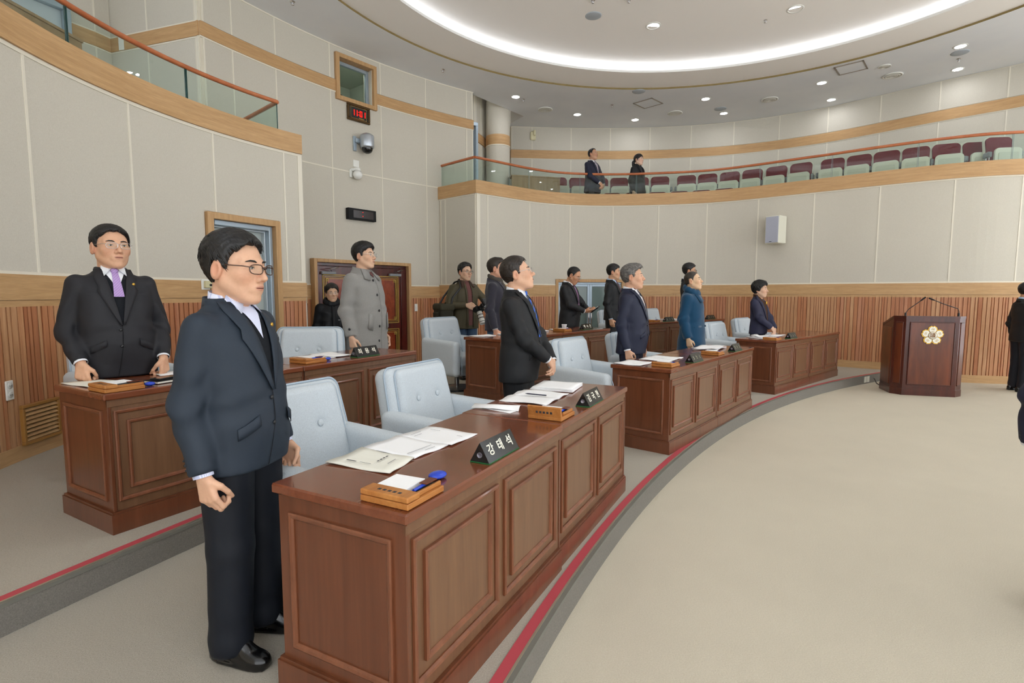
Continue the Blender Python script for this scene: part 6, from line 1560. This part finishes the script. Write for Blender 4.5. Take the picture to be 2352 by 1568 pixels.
p6 = person('man in dark wool jacket with a grey scarf behind the middle rear desk', -.208, 6.96, S2, 1.72, -8, (0, 2, 0), 1.06, .03, 'suit', 'wooldark', 'denim', 'grey_cuff', None, None, ('hang', 'hang'), .78, ('short', .022, .010, .002, 'brown'), .012, None, 1.05, 'd8a488', 1.02, .3, .0075, cuff='grey_cuff')
p8 = person('man in black suit looking down at the phone in his hands', .90, 8.42, S2, 1.70, -28, (0, -26, 0), 1.06, .02, 'suit', 'black', 'black', 'white', 'multi', None, ('phone', 'phone'), .72, ('reced', .012, .009, .0012, 'black'), 0, 'silver', 1.04, 'cc9876', 1.0, .1, .008, pin=True, lean=.03)
p9 = person('man in black suit with dark red tie and light blue shirt at the back', 1.74, 9.25, S2, 1.765, -24, (4, 0, 0), 1.02, .0, 'suit', 'black', 'black', 'ltblue', 'red', None, ('fist', 'hang'), .78, ('bowl', .026, .013, .002, 'black'), 0, None, 1.04, 'd4a584', 1.0, .3, .0085)
p5 = person('press photographer in olive jacket holding a camera', -.70, 7.95, S2, 1.715, -52, (4, 0, 0), 1.06, .0, 'jacket', 'olive', 'denim', 'maroon', None, None, ('camera_r', 'camera_l'), .74, ('short', .026, .014, .002, 'black'), .006, 'dark', 1.05, 'dab296', 1.0, .2, .0075, collar=False)
p3 = person('young man in black parka standing in front of the double doors', -2.70, 8.02, 0.0, 1.675, -62, (2, 0, 0), 1.02, .0, 'parka', 'parka', 'navy1t', 'maroon', None, None, ('hang', 'hang'), .72, ('bowl', .028, .016, .004, 'black'), 0, 'silver', 1.05, 'dcb496', 1.0, .1, .0085, collar=False)
p11 = person('person in black almost hidden behind the teal coat', 3.10, 9.42, S2, 1.79, -22, (0, 0, 0), 1.0, .0, 'suit', 'black', 'black', 'white', None, None, ('hang', 'hang'), .78, ('bowl', .028, .015, .003, 'black'), 0, 'dark', 1.03, 'd4a584', 1.0, 0, .010)
p14 = person('man in dark suit at the right edge beyond the lectern', 8.02, 8.34, 0.0, 1.71, -12, (0, 0, 0), 1.05, .02, 'suit', 'black', 'dkblue', 'ltblue', None, None, ('fist', 'hang'), .78, ('short', .02, .011, .002, 'black'), 0, None, 1.05, 'c89878', 1.0, .2, .009)
p15 = person('person in dark blue suit cut off by the right edge, close to us', 2.655, 2.34, 0.0, 1.70, 35, (0, 0, 0), 1.05, .0, 'suit', 'navy2', 'navy2', 'white', None, None, ('hang', 'hang'), .80, ('short', .02, .011, .002, 'black'), 0, None, 1.05, 'd4a584', 1.0, .2, .009)
p16 = person('man in dark suit with pale tie standing in the gallery', 1.83, 12.42, 3.05, 1.755, to_flag(1.83, 12.4, 0), (6, 4, 0), 1.06, .02, 'suit', 'navy2', 'black', 'white', 'pale', None, ('clasp', 'clasp'), .74, ('reced', .014, .009, .0012, 'black'), 0, None, 1.04, 'cc9e80', 1.02, .3, .0095, group='people in the gallery')
p17 = person('woman in black coat with tied-back hair standing in the gallery', 2.86, 12.40, 3.05, 1.63, to_flag(2.86, 12.4, 0), (4, 0, 0), .92, .0, 'coat', 'coatblack', 'dkblue', 'vest', None, None, ('hang', 'hang'), .60, ('pony', .016, .012, .0015, 'black'), 0, None, 1.03, 'e4c0aa', .96, 0, .0095, collar=False, group='people in the gallery')

# ---- garment details of the coats and jackets
def flap(d, pts, name, m, t=.008):
    """slab over points given as rows of (x,z) on the chest; None-y points are absolute"""
    P_ = [[(q if len(q) == 3 else d['fs'](q[0], q[1], .010)) for q in r] for r in pts]
    return MB().slab(P_, (0, t, 0)).build(name, m, d['jk'])
def buttons(d, pts, r=.012, m=None, name='coat_button'):
    for (x, z) in pts: MB().ell(d['fs'](x, z, .006), (r, .006, r), 12, 6).build(name, m or M['black'], d['jk'])
def seam(d, pts, name='seam', m=None, w=.0035):
    P_ = [[d['fs'](x-w/2, z, .0055), d['fs'](x+w/2, z, .0055)] for x, z in pts]; MB().grid(P_).build(name, m or mat('seam_dark', '0c0c0e', .8), d['jk'])
# grey coat
d = p4; k = d['k']; gm = CL['greycoat']
d['ring'](.078*k, .090*k, 1.475*k, 1.395*k, .012, -245, 65, .0, 26, .03*k).build('collar', gm, d['jk'])
d['ring'](.068*k, .066*k, 1.400*k, 1.450*k, .004, -240, 60, .004, 26, .02*k).build('shirt_collar', CL['maroon'], d['jk'])
for s in (-1, 1): flap(d, [[(s*.075*k, .012*k, 1.452*k), (s*.02*k, 1.425*k)], [(s*.125*k, 1.350*k), (s*.065*k, 1.335*k)]], 'collar_wing', gm, .010)
flap(d, [[(-.028*k, 1.420*k), (.0, 1.420*k), (.028*k, 1.420*k)], [(-.006*k, 1.370*k), (0, 1.368*k), (.006*k, 1.370*k)]], 'shirt_front', CL['maroon'], .003)
buttons(d, [(.02*k, zz*k) for zz in (1.34, 1.2, 1.05, .90, .76)], .013)
seam(d, [(-.012*k, 1.360*k-(1.38-.52)*k*i/12) for i in range(13)], 'front_edge', mat('coat_shadow', '4e4d4b', .9))
for s in (-1, 1): flap(d, [[(s*.10*k, 1.0*k), (s*.145*k, 1.03*k)], [(s*.115*k, .86*k), (s*.16*k, .885*k)]], 'welt_pocket', gm, .006)
for s, sh, el, wr, fd, segs in d['AR']:
    c0 = wr-fd*.075*k; MB().tube([c0-fd*.02*k, c0+fd*.02*k], [.0605*k, .0595*k], 20, cap=False).build('cuff_strap', gm, d['jk']); MB().ell(tuple(c0+np.array((s*.8, .6, 0))*.061*k), (.012*k, .012*k, .012*k), 10, 6).build('strap_button', M['black'], d['jk'])
# teal coat: broad rolled collar
d = p12; k = d['k']; tm_ = CL['teal']
def f_roll(P):
    q = P-np.array((0, -.015*k, 1.435*k), np.float32); yy = q[..., 1]; q = np.stack((q[..., 0], yy, q[..., 2]+yy*.42), -1)
    r = np.sqrt(q[..., 0]**2+(q[..., 1]*1.05)**2); dd = np.sqrt((r-.085*k)**2+(q[..., 2]*.72)**2)-.036*k; return dd+.004*np.sin(9*np.arctan2(q[..., 0], q[..., 1])+60*q[..., 2])
V_, F_ = surfnet(f_roll, axis((-.17, .17, .011)), axis((-.17, .17, .011)), axis((1.32*k, 1.60*k, .011))); share('rolled_collar', np_mesh('rolled_collar', V_, F_, tm_), d['jk'])
flap(d, [[(-.02*k, 1.400*k), (.11*k, 1.390*k)], [(-.03*k, 1.30*k), (.085*k, 1.28*k)]], 'collar_fold', tm_, .014)
seam(d, [(.03*k, 1.3*k-(1.3-.54)*k*i/12) for i in range(13)], 'front_edge', mat('teal_shadow', '10293a', .9))
for s in (-1, 1): flap(d, [[(s*.09*k, .98*k), (s*.19*k, .975*k)], [(s*.09*k, .955*k), (s*.19*k, .95*k)]], 'pocket_flap', tm_, .004)
# navy jacket: turtleneck, open front, brooch
d = p13; k = d['k']
d['ring'](.066*k, .060*k, 1.380*k, 1.480*k, .008, -270, 90, .004, 30, .02*k).build('turtleneck', CL['turtle'], d['jk'])
P_ = []
for i in range(9):
    t = i/8; w_ = (.05*(1-t)+.028)*k; P_.append([d['fs'](-w_+2*w_*j/4, (1.45-.42*t)*k, .004) for j in range(5)])
MB().grid(P_).build('turtleneck_front', CL['turtle'], d['jk'])
for s in (-1, 1):
    P_ = [[d['fs'](s*((.055*(1-i/8)+.028)+wv*j/2)*k, (1.455-.42*i/8)*k, .008) for j in range(3)] for i in range(9) for wv in (np.interp(i/8, [0, .3, 1], [.04, .06, .012]),)]
    MB().slab(P_ if s < 0 else [r[::-1] for r in P_], (0, .005, 0)).build('lapel', CL['navyw'], d['jk'])
MB().ell(d['fs'](-.06*k, 1.33*k, .02), (.02*k, .008, .028*k), 12, 8).build('brooch', mat('brooch_gold', 'e0b53a', .3, .5, .6), d['jk'])
# scarf
d = p6; k = d['k']
def f_scarf(P):
    q = P-np.array((0, -.01*k, 1.440*k), np.float32); q = np.stack((q[..., 0], q[..., 1], q[..., 2]+q[..., 1]*.35), -1); r = np.sqrt(q[..., 0]**2+q[..., 1]**2)
    return np.sqrt((r-.075*k)**2+(q[..., 2]*.8)**2)-.026*k+.003*np.sin(50*q[..., 2]+5*np.arctan2(q[..., 0], q[..., 1]))
V_, F_ = surfnet(f_scarf, axis((-.13, .13, .011)), axis((-.13, .14, .011)), axis((1.340*k, 1.56*k, .011))); so = share('scarf', np_mesh('scarf', V_, F_, CL['scarf']), d['root'])
MB().slab([[d['fs'](-.045*k+.09*k*j/3, (1.42-.05*i)*k, .014+.006*math.sin(j+i)) for j in range(4)] for i in range(6)], (0, .012, 0)).build('scarf_end', CL['scarf'], so)
# olive jacket: collar, shirt front, plus camera and shoulder bag of the photographer
d = p5; k = d['k']; om = CL['olive']; oc = fabric('jacket_collar_brown', '4a3830', .9, 300, .15, .2)
d['ring'](.076*k, .090*k, 1.472*k, 1.400*k, .010, -240, 60, .0, 26, .03*k).build('collar', oc, d['jk'])
for s in (-1, 1): flap(d, [[(s*.074*k, .012*k, 1.448*k), (s*.045*k, 1.420*k)], [(s*.12*k, 1.350*k), (s*.085*k, 1.34*k)]], 'collar_wing', oc, .009)
P_ = [[d['fs']((-.045+.09*j/4)*k*(1-.2*i/9), (1.455-.66*i/9)*k, .004) for j in range(5)] for i in range(10)]; MB().grid(P_).build('shirt_front', CL['maroon'], d['jk'])
for s in (-1, 1):
    P_ = [[d['fs'](s*(.04+.012*j)*k, (1.44-.68*i/9)*k, .007+.003*(j == 0)) for j in range(3)] for i in range(10)]; MB().slab(P_ if s < 0 else [r[::-1] for r in P_], (0, .006, 0)).build('jacket_edge', om, d['jk'])
MW = d['root'].matrix_basis
def held(name, loc, rz=0.0): o = empty(name, MW @ Vector(loc), d['root'].rotation_euler[2]+math.radians(rz)); return o
cm = held('photo_camera', (.0, .36*k, 1.03*k)); tag(cm, 'black camera with pale telephoto lens pointing down, held by the photographer', 'camera')
cm.rotation_euler = (math.radians(-62), 0, d['root'].rotation_euler[2])
MB().bevbox(-.075, .075, -.04, .035, -.05, .05, .015).build('body', M['black_matt'], cm); MB().bevbox(-.03, .03, -.03, .04, .045, .08, .012).build('viewfinder_hump', M['black_matt'], cm)
lens = MB().lathe([(.036, 0), (.036, .05), (.038, .052), (.038, .10), (.041, .102), (.041, .16), (.044, .162), (.044, .19), (.038, .19), (.036, .18), (0, .178)], 24, axis='y').build('lens', mat('lens_pale', 'dcdad2', .35, .4), cm, (0, .035, -.005), (0, 0, PI))
for a, b_ in ((.05, .058), (.098, .108), (.158, .166)): MB().lathe([(.0415, a), (.045, a), (.045, b_), (.0415, b_)], 24, axis='y').build('lens_ring', M['black_matt'], lens)
fl_ = MB().bevbox(-.03, .03, -.035, .035, .08, .15, .01).build('flash_unit', M['black'], cm); hd_ = MB().bevbox(-.037, .037, -.04, .09, .15, .2, .01).build('flash_head', M['black'], fl_)
hd_.rotation_euler = (math.radians(15), 0, 0); MB().bevbox(-.034, .034, .09, .094, .155, .195, .002).build('flash_window', mat('flash_window', 'cfd2d2', .3), hd_)
bg = held('shoulder_bag', (.33*k, -.06, .87*k), -12); tag(bg, 'dark olive camera bag hanging at the photographer hip', 'bag')
bm_ = fabric('bag_canvas', '35332a', .9, 200, .2, .2)
V_, F_ = surfnet(lambda P: sd_box(P, (0, 0, .11), (.10, .19, .11), .05)+.004*np.sin(40*P[..., 1]), axis((-.13, .13, .012)), axis((-.22, .22, .012)), axis((-.03, .25, .012))); share('pouch', np_mesh('pouch', V_, F_, bm_), bg)
V_, F_ = surfnet(lambda P: sd_box(P, (.0, 0, .19), (.112, .2, .055), .04), axis((-.14, .14, .012)), axis((-.23, .23, .012)), axis((.11, .27, .012))); share('flap', np_mesh('flap', V_, F_, fabric('bag_flap', '403d31', .9, 200, .2, .2)), bg)
MB().bevbox(.10, .125, -.12, .12, .02, .12, .015).build('front_pocket', bm_, bg)
st = [MW @ Vector(q) for q in ((.33*k, .12, 1.03*k), (.27*k, .10, 1.2*k), (.15*k, .125, 1.340*k), (.115*k, .03, 1.440*k), (.125*k, -.08, 1.420*k), (.28*k, -.15, 1.2*k), (.34*k, -.2, 1.05*k))]
inv = bg.matrix_basis.inverted(); MB().tube([inv @ q for q in st], .014, 6).build('strap', M['black'], bg)
# parka: hood, zip placket, pockets, logo strokes
d = p3; k = d['k']; pm = CL['parka']
def f_hood(P):
    q = P-np.array((0, -.03*k, 1.435*k), np.float32); q = np.stack((q[..., 0], q[..., 1], q[..., 2]+q[..., 1]*.30), -1); r = np.sqrt(q[..., 0]**2+(q[..., 1])**2)
    return np.sqrt((r-.092*k)**2+(q[..., 2]*.7)**2)-.034*k+.004*np.sin(11*np.arctan2(q[..., 0], q[..., 1]))
V_, F_ = surfnet(f_hood, axis((-.18, .18, .012)), axis((-.19, .16, .012)), axis((1.34*k, 1.58*k, .012))); share('hood', np_mesh('hood', V_, F_, pm), d['jk'])
flap(d, [[(-.03*k, 1.400*k), (.03*k, 1.400*k)]]+[[(-.03*k, zz*k), (.03*k, zz*k)] for zz in (1.3, 1.2, 1.1, 1.0, .9, .8, .735)], 'zip_placket', pm, .008)
for s in (-1, 1):
    flap(d, [[(s*.06*k, 1.14*k), (s*.15*k, 1.14*k)], [(s*.06*k, 1.0*k), (s*.15*k, 1.0*k)]], 'chest_pocket', pm, .010); flap(d, [[(s*.05*k, .92*k), (s*.17*k, .92*k)], [(s*.05*k, .87*k), (s*.17*k, .87*k)]], 'pocket_flap', pm, .014)
flap(d, [[(-.09*k, 1.165*k), (-.06*k, 1.165*k)], [(-.09*k, 1.158*k), (-.06*k, 1.158*k)]], 'chest_logo', mat('logo_white', 'd8d8d8', .6), .012)
MB().ell(d['fs'](.11*k, .90*k, .03), (.008, .004, .012), 8, 6).build('zip_tag', mat('logo_white', 'd8d8d8', .6), d['jk'])
# black gallery coat: lapels
d = p17; k = d['k']
d['ring'](.066*k, .060*k, 1.390*k, 1.480*k, .006, -270, 90, .004, 30, .02*k).build('high_neck', CL['vest'], d['jk'])
for s in (-1, 1):
    P_ = [[d['fs'](s*((.05*(1-i/8)+.006)+wv*j/2)*k, (1.455-.36*i/8)*k, .010) for j in range(3)] for i in range(9) for wv in (np.interp(i/8, [0, .3, 1], [.04, .07, .012]),)]
    MB().slab(P_ if s < 0 else [r[::-1] for r in P_], (0, .006, 0)).build('lapel', CL['coatblack'], d['jk'])
# maroon inner collar of the grey-haired man
d = p10; k = d['k']
for s in (-1, 1): flap(d, [[(s*.045*k, .03*k, 1.455*k), (s*.012*k, 1.435*k)], [(s*.05*k, .03*k, 1.430*k), (s*.03*k, 1.405*k)]], 'collar_lining', CL['maroon'], .003)
# phone held by the man looking down
d = p8; k = d['k']; MW8 = d['root'].matrix_basis
ph2 = empty('mobile_phone', MW8 @ Vector((0.01, .43*k, 1.03*k)), d['root'].rotation_euler[2]); ph2.rotation_euler = (math.radians(35), math.radians(20), d['root'].rotation_euler[2]); tag(ph2, 'phone in a black flip case held by the man looking down', 'phone')
MB().bevbox(-.045, .045, -.075, .075, -.014, -.006, .003).build('flip_case', M['black_matt'], ph2); MB().bevbox(-.037, .037, -.07, .07, -.006, .004, .003).build('phone_body', M['black'], ph2); MB().bevbox(-.034, .034, -.064, .064, .004, .005, .0003).build('screen', mat('phone_screen', 'c9d2d4', .1, .6), ph2)
